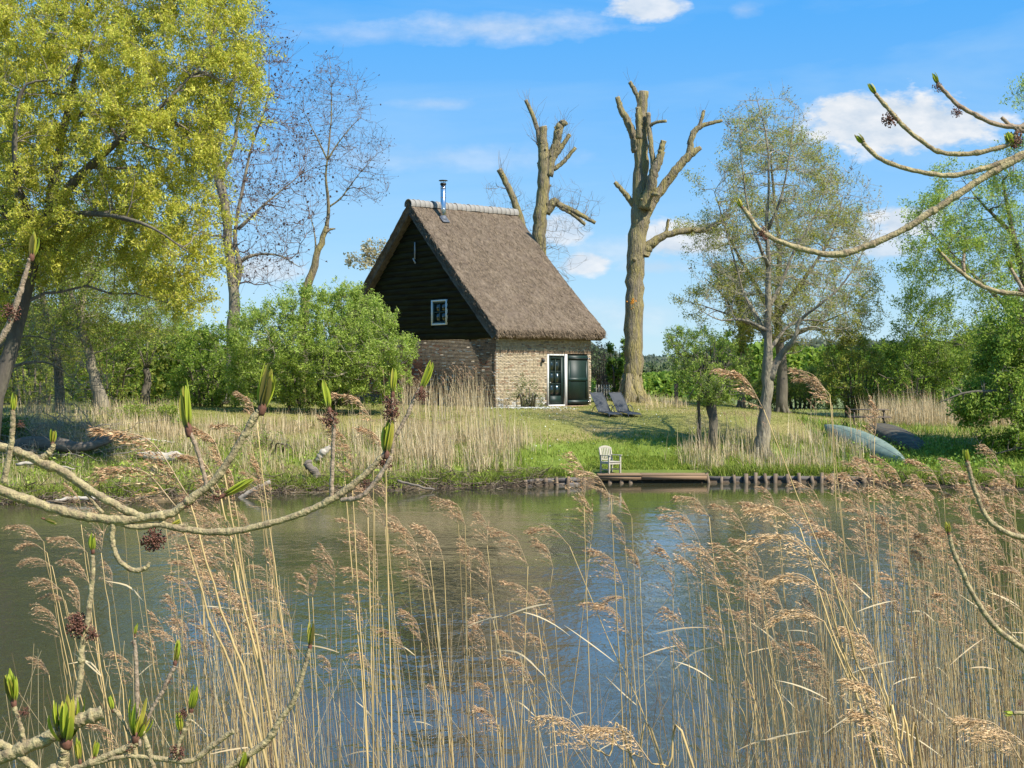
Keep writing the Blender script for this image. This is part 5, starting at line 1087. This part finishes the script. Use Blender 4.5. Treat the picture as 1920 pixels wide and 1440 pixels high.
TR = [  # stem x at the frame's foot, plume foot, plume tip, distance
 (152, (82, 1016), (18, 986), 8), (160, (88, 1036), (34, 1026), 8), (175, (98, 1062), (40, 1056), 8.4), (210, (163, 1036), (96, 1010), 7.6), (215, (168, 1096), (118, 1046), 7.6), (205, (114, 1106), (60, 1092), 8), (230, (150, 1150), (128, 1082), 7.8),
 (200, (122, 1126), (78, 1120), 8), (120, (92, 1266), (58, 1232), 8), (260, (228, 1412), (168, 1356), 6.5), (470, (368, 1010), (318, 1000), 9), (480, (438, 1070), (350, 992), 8), (470, (430, 1100), (352, 1020), 8), (500, (440, 1130), (372, 1040), 7.6), (490, (446, 1060), (392, 985), 8.5),
 (455, (396, 1120), (330, 1050), 8), (520, (452, 1150), (392, 1075), 8), (430, (375, 1160), (322, 1080), 8.4), (440, (400, 1230), (365, 1160), 8.2), (500, (440, 1010), (398, 960), 9), (515, (511, 1085), (506, 1028), 9), (590, (578, 1122), (562, 1074), 9), (600, (586, 1120), (590, 1060), 9.2),
 (640, (626, 1110), (604, 1022), 8.6), (560, (545, 1160), (482, 1085), 8), (580, (560, 1240), (500, 1160), 7.6), (520, (505, 1245), (470, 1170), 8), (700, (693, 1052), (640, 968), 8.4), (730, (716, 1135), (652, 1062), 8), (715, (708, 1090), (682, 1000), 8.4), (830, (786, 1048), (735, 978), 8), (850, (832, 1052), (782, 984), 7.8),
 (846, (812, 1110), (742, 1022), 8), (890, (882, 1075), (868, 1010), 9), (975, (990, 1062), (926, 990), 7.8), (980, (1037, 1066), (1003, 1010), 8.4), (1240, (1068, 1024), (996, 992), 7.6), (1060, (1108, 1020), (1092, 925), 8.6), (1185, (1168, 1096), (1110, 1030), 8), (1215, (1200, 1082), (1182, 1030), 9),
 (1262, (1262, 1122), (1238, 1020), 8), (1180, (1186, 1200), (1100, 1128), 7.6), (1175, (1172, 1120), (1120, 1140), 8), (800, (790, 1205), (757, 1145), 8.6), (890, (880, 1212), (896, 1155), 9), (980, (966, 1232), (938, 1180), 8.6), (1005, (1002, 1287), (948, 1232), 7), (945, (938, 1372), (888, 1325), 6.6),
 (940, (926, 1310), (896, 1280), 7.4), (1190, (1108, 1400), (1012, 1344), 5.6), (1300, (1222, 1432), (1106, 1364), 5.4), (1245, (1162, 1402), (1100, 1362), 5.6), (1440, (1362, 1112), (1282, 1016), 7.4), (1460, (1428, 1158), (1350, 1020), 7.2), (1480, (1440, 1190), (1392, 1100), 8), (1520, (1472, 1150), (1400, 1075), 7.8),
 (1660, (1560, 1075), (1400, 1010), 5.2), (1650, (1548, 1110), (1440, 1090), 5.2), (1640, (1500, 990), (1405, 955), 5.6), (1660, (1545, 1165), (1448, 1165), 5.2), (1690, (1652, 1262), (1580, 1176), 5.2), (1710, (1672, 1360), (1586, 1272), 5.0), (1730, (1690, 1430), (1600, 1330), 5.0), (1960, (1918, 1432), (1800, 1344), 4.8), (1970, (1930, 1400), (1830, 1385), 4.9),
 (1705, (1690, 1160), (1658, 1070), 7), (1760, (1752, 1105), (1716, 1030), 7.4), (1610, (1590, 1090), (1520, 975), 7), (1640, (1600, 1040), (1530, 1000), 7.4), (1660, (1640, 1050), (1590, 930), 7.6), (1700, (1665, 980), (1608, 860), 7.8), (1720, (1700, 960), (1640, 852), 7), (1740, (1708, 1030), (1650, 965), 7.4),
 (1790, (1765, 1010), (1720, 900), 7.2), (1800, (1778, 1060), (1722, 1000), 7.4), (1830, (1810, 1080), (1762, 985), 7), (1850, (1830, 1020), (1780, 925), 7.2), (1870, (1848, 1110), (1790, 1040), 7), (1890, (1868, 1000), (1812, 905), 7), (1910, (1890, 1060), (1826, 985), 6.6), (1930, (1912, 1030), (1852, 935), 6.6), (1950, (1925, 960), (1870, 900), 6.6),
 (1960, (1935, 1110), (1862, 1060), 6.4), (1880, (1850, 960), (1800, 880), 7.2), (1700, (1432, 768), (1338, 690), 5.8), (1620, (1560, 760), (1480, 690), 6.4), (1600, (1556, 740), (1490, 712), 6.4), (1640, (1640, 820), (1630, 740), 7), (1170, (1146, 935), (1078, 880), 6.8), (700, (700, 792), (624, 738), 6), (735, (722, 842), (664, 802), 6),
 (560, (482, 792), (442, 734), 6), (570, (472, 834), (398, 798), 6), (500, (352, 930), (178, 804), 4.6), (480, (330, 950), (190, 880), 4.6), (520, (418, 875), (362, 800), 5), (520, (412, 920), (330, 850), 5), (500, (440, 940), (410, 860), 5.4), (530, (488, 930), (470, 850), 6), (690, (645, 880), (600, 780), 6), (690, (660, 900), (628, 800), 6), (700, (690, 970), (668, 905), 7.4), (880, (872, 985), (838, 935), 7.4),
 (460, (420, 1010), (350, 940), 6.4), (310, (255, 985), (200, 935), 7), (1790, (1770, 930), (1700, 860), 6.6), (1840, (1812, 1180), (1758, 1110), 7), (1560, (1540, 1000), (1480, 935), 7.4), (1500, (1462, 1010), (1400, 940), 7.6), (1420, (1398, 1000), (1340, 945), 7.8), (1380, (1330, 970), (1268, 930), 7.8), (1560, (1556, 1270), (1500, 1200), 6.6), (1460, (1430, 1060), (1375, 1010), 8)]
for (xb, ft, tp, D) in TR:
    reed(xb, ft, tp, D, g, dens=1.45 if D < 6 else 1.15, gold=.45 if (D < 5.7 and xb > 1000) else 0., r_=.0047 if D < 5.7 else .0030, wf=.55 if tp[1] < 880 else 1.)
# further plumed reeds filling the stand
ur = np.concatenate([g.uniform(300, 520, 26), g.uniform(620, 1250, 24), g.uniform(1280, 1600, 26), g.uniform(1600, 1960, 70), g.uniform(0, 300, 8)])
for u_ in ur:
    D = g.uniform(6.5, 11); yt = g.uniform(940, 1330) if u_ < 1600 else g.uniform(900, 1250); L = g.uniform(55, 105) * 7.5 / D; an = g.uniform(.7, 1.45); lean = g.uniform(5, 60)
    reed(u_ + lean, (u_, yt), (u_ - L * math.cos(an), yt - L * math.sin(an)), D, g, dens=.95, leafp=.1)
from collections import defaultdict
dup = defaultdict(list)
for o in S.objects:
    if o.get('category') == 'reed': dup[o['label']].append(o)
for lab_, os_ in dup.items():
    if len(os_) > 1:
        os_.sort(key=lambda o: o.location.x / o.location.y)
        names_ = ['left one', 'right one'] if len(os_) == 2 else ['leftmost'] + [w_ + ' from left' for w_ in ('second', 'third', 'fourth', 'fifth', 'sixth', 'seventh', 'eighth', 'ninth')][:len(os_) - 2] + ['rightmost']
        for o, n_ in zip(os_, names_): o['label'] = f'{lab_}, {n_}'
# plain dead stalks, too many to pick apart
def stalks(n, us, D0, D1, top0, top1, g, rad=.0023):
    u_ = us(n); D = g.uniform(D0, D1, n); yt = g.uniform(top0, top1, n); lean = g.normal(26, 32, n) + np.where(g.random(n) < .3, g.normal(10, 150, n), 0); P_ = []
    x0 = (u_ + lean * 1.5 - 960) / F * D; zb = np.maximum(ground(x0, D), 0) - .1
    xt = (u_ - 960) / F * D; zt = CH - (yt - HY) / F * D; K_ = 8; s_ = np.linspace(0, 1, K_)[None, :]
    dy = g.normal(0, .3, n)[:, None]; X_ = x0[:, None] + (xt - x0)[:, None] * (s_ * .55 + .45 * s_ ** 2.4); Z_ = zb[:, None] + (zt - zb)[:, None] * s_; Y_ = D[:, None] + dy * s_
    P_ = np.stack([X_, Y_, Z_], -1) + g.normal(0, .006, (n, K_, 3)); R_ = np.linspace(1.15, .45, K_)[None] * rad * g.uniform(.6, 1.2, (n, 1))
    V, f = tubes(P_, R_, 4); c = np.array([(.52, .39, .20), (.36, .25, .12), (.62, .50, .28), (.20, .13, .07), (.46, .33, .16)])[g.integers(0, 4, n)] * g.uniform(.8, 1.2, (n, 1)); return V, f, np.repeat(c, K_ * 4, 0)
bl = [stalks(250, lambda n: g.normal(470, 75, n), 6.5, 9.5, 1080, 1400, g), stalks(110, lambda n: g.uniform(640, 1000, n), 6.5, 9.5, 1100, 1400, g), stalks(46, lambda n: g.uniform(1000, 1300, n), 6, 9.5, 1150, 1430, g),
      stalks(140, lambda n: g.uniform(1280, 1560, n), 6, 9.5, 1060, 1400, g), stalks(270, lambda n: g.uniform(1520, 1760, n), 6, 9.5, 1060, 1400, g), stalks(450, lambda n: g.uniform(1700, 1990, n), 6, 10, 1010, 1400, g), stalks(60, lambda n: g.uniform(-20, 330, n), 6, 9, 1180, 1430, g)]
veg('reed_bed', 'dense bed of bare dead reed stalks in the foreground', 'reeds', bl, 'straw')
# dead strap leaves caught among the stalks
n = 46; u_ = np.r_[g.uniform(600, 1500, 16), g.uniform(1480, 1960, 22), g.uniform(380, 600, 8)]; D = g.uniform(6, 9, n); y_ = g.uniform(1120, 1430, n); p = np.stack([(u_ - 960) / F * D, D, CH - (y_ - HY) / F * D], 1); dx = np.where(g.random(n) < .6, -1, 1)
L = g.uniform(.08, .24, n); s_ = np.linspace(0, 1, 7)[None, :]; cx = p[:, 0, None] + (dx * L)[:, None] * s_; cz_ = p[:, 2, None] + L[:, None] * (s_ * g.uniform(-.3, 1.1, (n, 1)) - s_ ** 2 * g.uniform(.0, .35, (n, 1))); cy = p[:, 1, None] + s_ * g.normal(0, .06, (n, 1))
Cc = np.stack([cx, cy, cz_], -1); w_ = (.003 * np.sin(PI * (s_ * .85 + .12)) * np.ones((n, 1)))[..., None] * np.array([0, .6, .9]); V = np.stack([Cc - w_, Cc + w_], 2).reshape(-1, 3)
b_ = (np.arange(n) * 14)[:, None, None] + (np.arange(6) * 2)[None, :, None] + np.array([0, 1, 3, 2])[None, None]; cc = np.repeat(np.array([(.56, .45, .27), (.48, .36, .2)])[g.integers(0, 2, n)], 14, 0)
veg('dead_reed_leaves', 'bleached strap leaves caught among the foreground reeds', 'leaves', [(V, b_.reshape(-1, 4), cc)], 'straw')

# ------------------------------------------------------------------ foreground ash branches
M['bud'] = mat('bud_green', attr=True, rough=.5, trans=.3, spec=.4)
M['flower'] = mat('ash_flower', (.10, .036, .022), .8, .4, 300, c2=(.17, .07, .04))
def twig_obj(name, pts_, D, parent, org, m='ash', g=None, node=True):
    k = max(18, int(6 * len(pts_))); q = spl([(p[0], p[1], p[2], p[3] if len(p) > 3 else 0) for p in pts_], k); Dz = D + q[:, 3]
    P_ = np.stack([(q[:, 0] - 960) / F * Dz, Dz, CH - (q[:, 1] - HY) / F * Dz], 1); Rr = q[:, 2] * .88 / F * D
    P_[1:-1] += g.normal(0, .10, (k - 2, 3)) * Rr[1:-1, None]
    # leaf-scar nodes: short swellings
    k2 = k * 4; t_ = np.linspace(0, 1, k2); ti = np.linspace(0, 1, k); P2 = np.stack([np.interp(t_, ti, P_[:, i]) for i in range(3)], 1)
    P2s = P2.copy()
    for _ in range(3): P2s[1:-1] = (P2s[:-2] + P2s[1:-1] * 2 + P2s[2:]) / 4
    R2 = np.interp(t_, ti, Rr); R2 = R2 * (1 + .05 * np.sin(t_ * 57) + g.normal(0, .025, k2))
    if node:
        s_ = np.concatenate([[0], np.cumsum(np.linalg.norm(np.diff(P2s, axis=0), axis=1))]); Lt = s_[-1]; pos = g.uniform(.01, .03)
        while pos < Lt: R2 = R2 * (1 + g.uniform(.08, .28) * np.exp(-((s_ - pos) / .0028) ** 2)); pos += g.uniform(.025, .07)
    a = Acc(); a.tube(P2s, R2, 8); return a.obj(name, M[m], parent, smooth=True, origin=org), P2s
def bud(px, py, ang, L, D, parent, org, g, opened=.5, wid=.30):
    """ash bud breaking into a sheaf of folded leaflets; ang: degrees from vertical, positive leans right; L: length in photo pixels"""
    c = W(px, py, D); Lm = L / F * D; th = R(ang); up = np.array([math.sin(th), 0, math.cos(th)]); sd_ = np.array([math.cos(th), 0, -math.sin(th)]); fw_ = np.array([0, 1., 0])
    a = Acc(); n = 22 if opened > .65 else 11 if opened > .3 else 7
    for k in range(n):
        az = 2 * PI * k / n + g.uniform(-.3, .3); out = sd_ * math.cos(az) + fw_ * math.sin(az); ln = Lm * g.uniform(.72 if opened <= .65 else .45, 1.05); w_ = Lm * wid * .74; rin = g.uniform(.15, 1.0) * (1.25 if opened > .65 else 1); s_ = np.linspace(0, 1, 9)
        prof_ = np.sin(PI * np.clip(s_ * .86 + .1, 0, 1)) ** .55 * w_ * (.25 if opened <= .65 else .15); prof_[-1] *= .45
        spread = rin * (w_ * .52 * np.sin(s_ * PI * .72) ** .8 + opened * w_ * .40 * s_ ** 2)
        mid_ = c + up[None] * (s_ * ln)[:, None] + out[None] * spread[:, None]; tang = np.cross(up, out)
        fold = out * .28
        V = np.vstack([mid_ - (tang - fold)[None] * prof_[:, None] - out * 0, mid_ + out[None] * (prof_ * .35)[:, None] * 0 - out[None] * (prof_ * .3)[:, None], mid_ + (tang + fold)[None] * prof_[:, None]])
        f = np.array([[r_ * 9 + j, r_ * 9 + j + 1, (r_ + 1) * 9 + j + 1, (r_ + 1) * 9 + j] for r_ in range(2) for j in range(8)])
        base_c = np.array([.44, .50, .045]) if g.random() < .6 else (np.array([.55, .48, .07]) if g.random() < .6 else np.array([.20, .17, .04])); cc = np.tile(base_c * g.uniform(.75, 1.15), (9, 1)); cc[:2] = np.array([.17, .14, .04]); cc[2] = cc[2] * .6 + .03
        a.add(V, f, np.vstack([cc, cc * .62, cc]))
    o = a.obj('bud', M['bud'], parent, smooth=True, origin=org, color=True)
    # dark scales at the foot
    s2 = Acc(); s2.tube(spl([c - up * Lm * .08, c + up * Lm * .06, c + up * Lm * .22], 6), np.array([.05, .062, .072, .075, .06, .03]) * Lm * 1.0 * (wid / .34), 8); s2.obj('bud_scale', M['flower'], o, smooth=True, origin=org)
    return o
def fcluster(px, py, rad, D, parent, org, g, n=150):
    c = W(px, py, D); rm = rad / F * D; d_ = norm(g.normal(0, 1, (n, 3))) * g.random((n, 1)) ** .45 * rm; a = Acc()
    for p in d_:
        r_ = rm * g.uniform(.06, .13); e = c + p; ax_ = norm(g.normal(0, 1, (1, 3)))[0] * r_
        a.tube([e - ax_, e, e + ax_], [r_ * .45, r_ * .8, r_ * .4], 3)
    m = n // 3; S0 = np.tile(c, (m, 1)); E = c + d_[:m]; V, f = tubes(np.stack([S0, (S0 + E) / 2 + g.normal(0, rm * .1, E.shape), E], 1), np.full((m, 3), rm * .03), 3); a.add(V, f)
    return a.obj('flower_cluster', M['flower'], parent, origin=org)
def branch(label, D, stems, buds_, flowers, seed, name='ash_branch'):
    g = np.random.default_rng(seed); p0 = stems[0][1][0]; org = W(p0[0], p0[1], D); root = thing(name, label, 'branch', org)
    for i, (m, pts_) in enumerate(stems): twig_obj('stem' if i == 0 else 'twig', pts_, D, root, org, m, g)
    for b_ in buds_: bud(b_[0], b_[1], b_[2], b_[3], D + (b_[6] if len(b_) > 6 else 0), root, org, g, *(b_[4:6]))
    for f_ in flowers: fcluster(f_[0], f_[1], f_[2], D + (f_[4] if len(f_) > 4 else 0), root, org, g, n=f_[3] if len(f_) > 3 else 150)
    return root
A_, B_ = 'ash', 'ash_brown'
branch('long lichened ash branch sweeping across the left of the picture with opening buds', 1.9,
  [(A_, [(-60, 898, 12), (0, 920, 11), (60, 941, 10.5), (130, 962, 10), (200, 974, 10), (270, 972, 9.5), (325, 960, 9), (362, 932, 8.5), (398, 905, 8), (428, 866, 8), (455, 822, 7.5), (476, 785, 8), (486, 770, 6.5)]),
   (A_, [(-60, 828, 9), (0, 838, 9), (40, 849, 8.5), (80, 868, 10.5), (118, 884, 9), (170, 920, 8.5), (222, 950, 8.5), (270, 972, 8)]),
   (A_, [(62, 866, 7), (85, 855, 7), (98, 842, 6), (100, 832, 5)]), (A_, [(110, 884, 6), (150, 912, 5), (178, 945, 4), (193, 962, 4)]),
   (A_, [(215, 978, 6), (255, 988, 6.5), (300, 984, 6.5), (355, 994, 7), (420, 998, 7.5), (480, 988, 7.2), (540, 972, 7), (590, 952, 7), (622, 936, 8), (656, 914, 7.5), (690, 884, 6.5), (716, 858, 6)]),
   (B_, [(622, 938, 5), (622, 900, 4.6), (624, 850, 4.4), (625, 800, 4), (618, 770, 4)]), (B_, [(640, 938, 5, -.01), (675, 932, 5, -.02), (700, 908, 5, -.02), (720, 880, 4.5, -.02), (733, 856, 4, -.02)]),
   (B_, [(716, 858, 4.4), (745, 812, 4), (764, 778, 4.2), (778, 745, 4), (788, 728, 3.6)]), (B_, [(388, 912, 5), (380, 880, 4.6), (368, 840, 4.6), (358, 815, 5), (354, 806, 4.2)]),
   (A_, [(214, 978, 7), (210, 1012, 6), (222, 1048, 5.5), (246, 1068, 5.5), (272, 1066, 5), (280, 1054, 4)]), (A_, [(300, 975, 5), (322, 990, 5.5), (352, 984, 4)]), (B_, [(735, 850, 3.4), (737, 800, 3.2), (735, 770, 3.4), (736, 745, 3.4)]),
   (A_, [(392, 905, 5), (402, 925, 4), (412, 930, 3.6)])],
  [(490, 772, 12, 92, .4, .42), (354, 812, -6, 98, .3, .34), (98, 834, 3, 30, .1, .6), (618, 772, -12, 60, .45, .36), (788, 734, 20, 60, .3, .34), (736, 742, 2, 54, .3, .34), (724, 856, 6, 68, .35, .42), (414, 932, 62, 70, .5, .26), (318, 986, 60, 26, .3, .4), (80, 972, 110, 30, .4, .3)],
  [(352, 940, 14, 110), (288, 1012, 24, 230), (620, 786, 18, 180), (735, 776, 18, 180), (732, 755, 16, 120), (790, 742, 14, 110), (722, 868, 15, 140), (685, 908, 13, 90), (404, 930, 14, 110)], 91)
branch('short ash twigs with one closed bud rising at the far left', 1.85,
  [(A_, [(8, 905, 7), (16, 860, 6.5), (22, 820, 6), (24, 790, 6), (24, 770, 5)]), (B_, [(-30, 670, 7), (6, 630, 7), (26, 582, 6.5), (40, 540, 6), (52, 498, 5), (58, 482, 4)])],
  [(24, 775, 3, 40, .1, .42), (59, 486, 6, 58, .25, .44)], [(22, 586, 19, 190), (38, 795, 9, 60)], 92, 'ash_twig')
branch('broken lichened ash branch in the bottom left corner with many opening buds', 1.7,
  [(A_, [(-60, 1452, 16), (20, 1412, 15), (80, 1388, 14), (140, 1355, 14), (192, 1336, 15)]), (A_, [(-40, 1385, 9), (10, 1400, 9), (50, 1428, 9), (80, 1460, 9)]), (A_, [(60, 1460, 12), (110, 1440, 12), (120, 1415, 11), (124, 1395, 10)]),
   (A_, [(136, 1345, 6, .02), (150, 1270, 7, .02), (154, 1210, 7, .02), (165, 1160, 6.5, .02), (170, 1110, 6, .02), (174, 1070, 5.5, .02), (174, 1042, 4.5, .02)]), (A_, [(48, 1402, 6), (40, 1370, 5.5), (34, 1345, 5.5), (26, 1326, 5.5)]),
   (A_, [(90, 1462, 8), (170, 1430, 7.5), (215, 1412, 7), (248, 1398, 7), (258, 1392, 6)]), (A_, [(170, 1432, 6), (240, 1418, 5), (310, 1424, 6), (360, 1426, 6), (395, 1400, 6), (438, 1370, 6)]), (B_, [(262, 1400, 4), (258, 1330, 5), (256, 1280, 5), (254, 1230, 4.6), (252, 1200, 4)]),
   (B_, [(250, 1400, 4), (288, 1325, 4), (304, 1298, 5), (316, 1272, 4.6), (328, 1248, 4.2)]), (A_, [(340, 1450, 5), (334, 1400, 5), (350, 1360, 5), (358, 1336, 5)]), (A_, [(262, 1440, 4), (240, 1370, 4), (222, 1340, 4), (212, 1330, 3.6)]), (A_, [(268, 1372, 5), (280, 1410, 6), (290, 1450, 6)])],
  [(124, 1398, -2, 92, .7, .62), (174, 1036, 2, 38, .1, .5), (26, 1322, -8, 66, .6, .42), (254, 1388, 12, 76, .9, .52), (253, 1192, 8, 24, .1, .36), (328, 1246, 8, 46, .3, .42), (358, 1334, 10, 52, .4, .44), (212, 1334, -14, 32, .4, .4), (150, 1430, -8, 46, .5, .36), (176, 1424, 12, 36, .4, .4), (340, 1376, -10, 40, .5, .4)],
  [(146, 1172, 25, 260, .02), (172, 1190, 15, 120, .02), (332, 1410, 17, 170), (45, 1336, 12, 90), (246, 1400, 13, 100), (342, 1338, 12, 90), (318, 1276, 9, 50), (250, 1206, 7, 40)], 93)
branch('slim ash twig arching up from the bottom edge to a single bud', 1.8,
  [(A_, [(400, 1462, 8), (450, 1425, 7.5), (500, 1390, 7.5), (524, 1352, 6.5), (548, 1318, 6), (562, 1280, 5.5), (574, 1240, 5), (580, 1216, 4.6)])], [(581, 1216, 5, 50, .15, .38), (452, 1446, 12, 40, .6, .7)], [], 94, 'ash_twig')
branch('budding ash branch curving across the sky at the upper right', 1.9,
  [(A_, [(1990, 240, 8), (1925, 288, 7.5), (1870, 318, 7.5), (1800, 362, 7.5), (1740, 402, 7.5), (1680, 438, 7), (1620, 464, 7), (1570, 477, 7), (1515, 470, 6), (1460, 452, 5.4), (1425, 432, 5), (1405, 405, 5), (1394, 390, 4.6)]),
   (A_, [(1930, 283, 6), (1880, 304, 6), (1830, 320, 5.6), (1780, 329, 5.6), (1730, 323, 5), (1685, 312, 5), (1648, 296, 5), (1622, 272, 5), (1618, 264, 4)]), (A_, [(1910, 264, 5.5), (1870, 278, 5), (1820, 288, 5.4), (1765, 286, 5), (1725, 262, 5), (1690, 232, 5), (1664, 202, 4.6), (1642, 176, 4.4)]),
   (B_, [(1990, 236, 6), (1920, 238, 5.4), (1870, 234, 5.2), (1830, 216, 5), (1796, 196, 5), (1772, 172, 4.6), (1758, 156, 4)]), (B_, [(1930, 250, 5), (1895, 235, 4.5), (1878, 220, 4)]), (B_, [(1900, 262, 5), (1912, 240, 5), (1940, 225, 5)])],
  [(1643, 178, -32, 26, .1, .5), (1620, 270, -42, 24, .15, .7), (1760, 158, -28, 24, .1, .55), (1392, 390, -30, 20, .1, .6), (1902, 275, -30, 32, .4, .6)],
  [(1428, 440, 14, 130), (1668, 224, 16, 150), (1758, 164, 11, 90), (1794, 210, 12, 100), (1905, 262, 17, 140), (1672, 302, 6, 30)], 95)
branch('small budding ash twig hanging at the right edge under the large branch', 1.9,
  [(A_, [(1985, 552, 5.5), (1925, 552, 5.2), (1870, 546, 5), (1830, 530, 4.6), (1795, 505, 4.2), (1764, 474, 3.6)]), (B_, [(1808, 514, 3.6), (1806, 492, 3.6), (1808, 476, 3.4)]), (B_, [(1920, 548, 4.4), (1906, 522, 4), (1894, 502, 3.6)])], [(1765, 476, -35, 14, .05, .6), (1808, 478, 4, 14, .05, .6), (1896, 506, -20, 20, .2, .6)], [(1806, 490, 7, 40), (1918, 545, 12, 90)], 96, 'ash_twig')
branch('grey ash twig with dark bud slanting through the right-hand reeds', 1.9,
  [(A_, [(1990, 1280, 7), (1925, 1222, 6.5), (1880, 1188, 6), (1850, 1155, 6), (1822, 1110, 5.4), (1800, 1062, 5), (1786, 1030, 5), (1780, 1002, 4.4)])], [(1779, 1002, -8, 24, .15, .7)], [(1776, 992, 8, 50)], 97, 'ash_twig')
branch('upper ash twig with green bud standing before the right bank', 1.95,
  [(A_, [(1990, 1012, 6.5), (1925, 1010, 6), (1880, 995, 5.6), (1852, 972, 5.4), (1836, 940, 5), (1822, 900, 5), (1814, 866, 4.6)])], [(1813, 868, -3, 26, .2, .6)], [(1814, 876, 9, 60), (1838, 945, 9, 60)], 98, 'ash_twig')
branch('tiny green-tipped ash twig entering low at the right edge', 1.9, [(A_, [(1990, 1345, 5), (1930, 1338, 4.4), (1900, 1337, 4)])], [(1902, 1337, -95, 20, .3, .6)], [(1912, 1318, 8, 50)], 99, 'ash_twig')
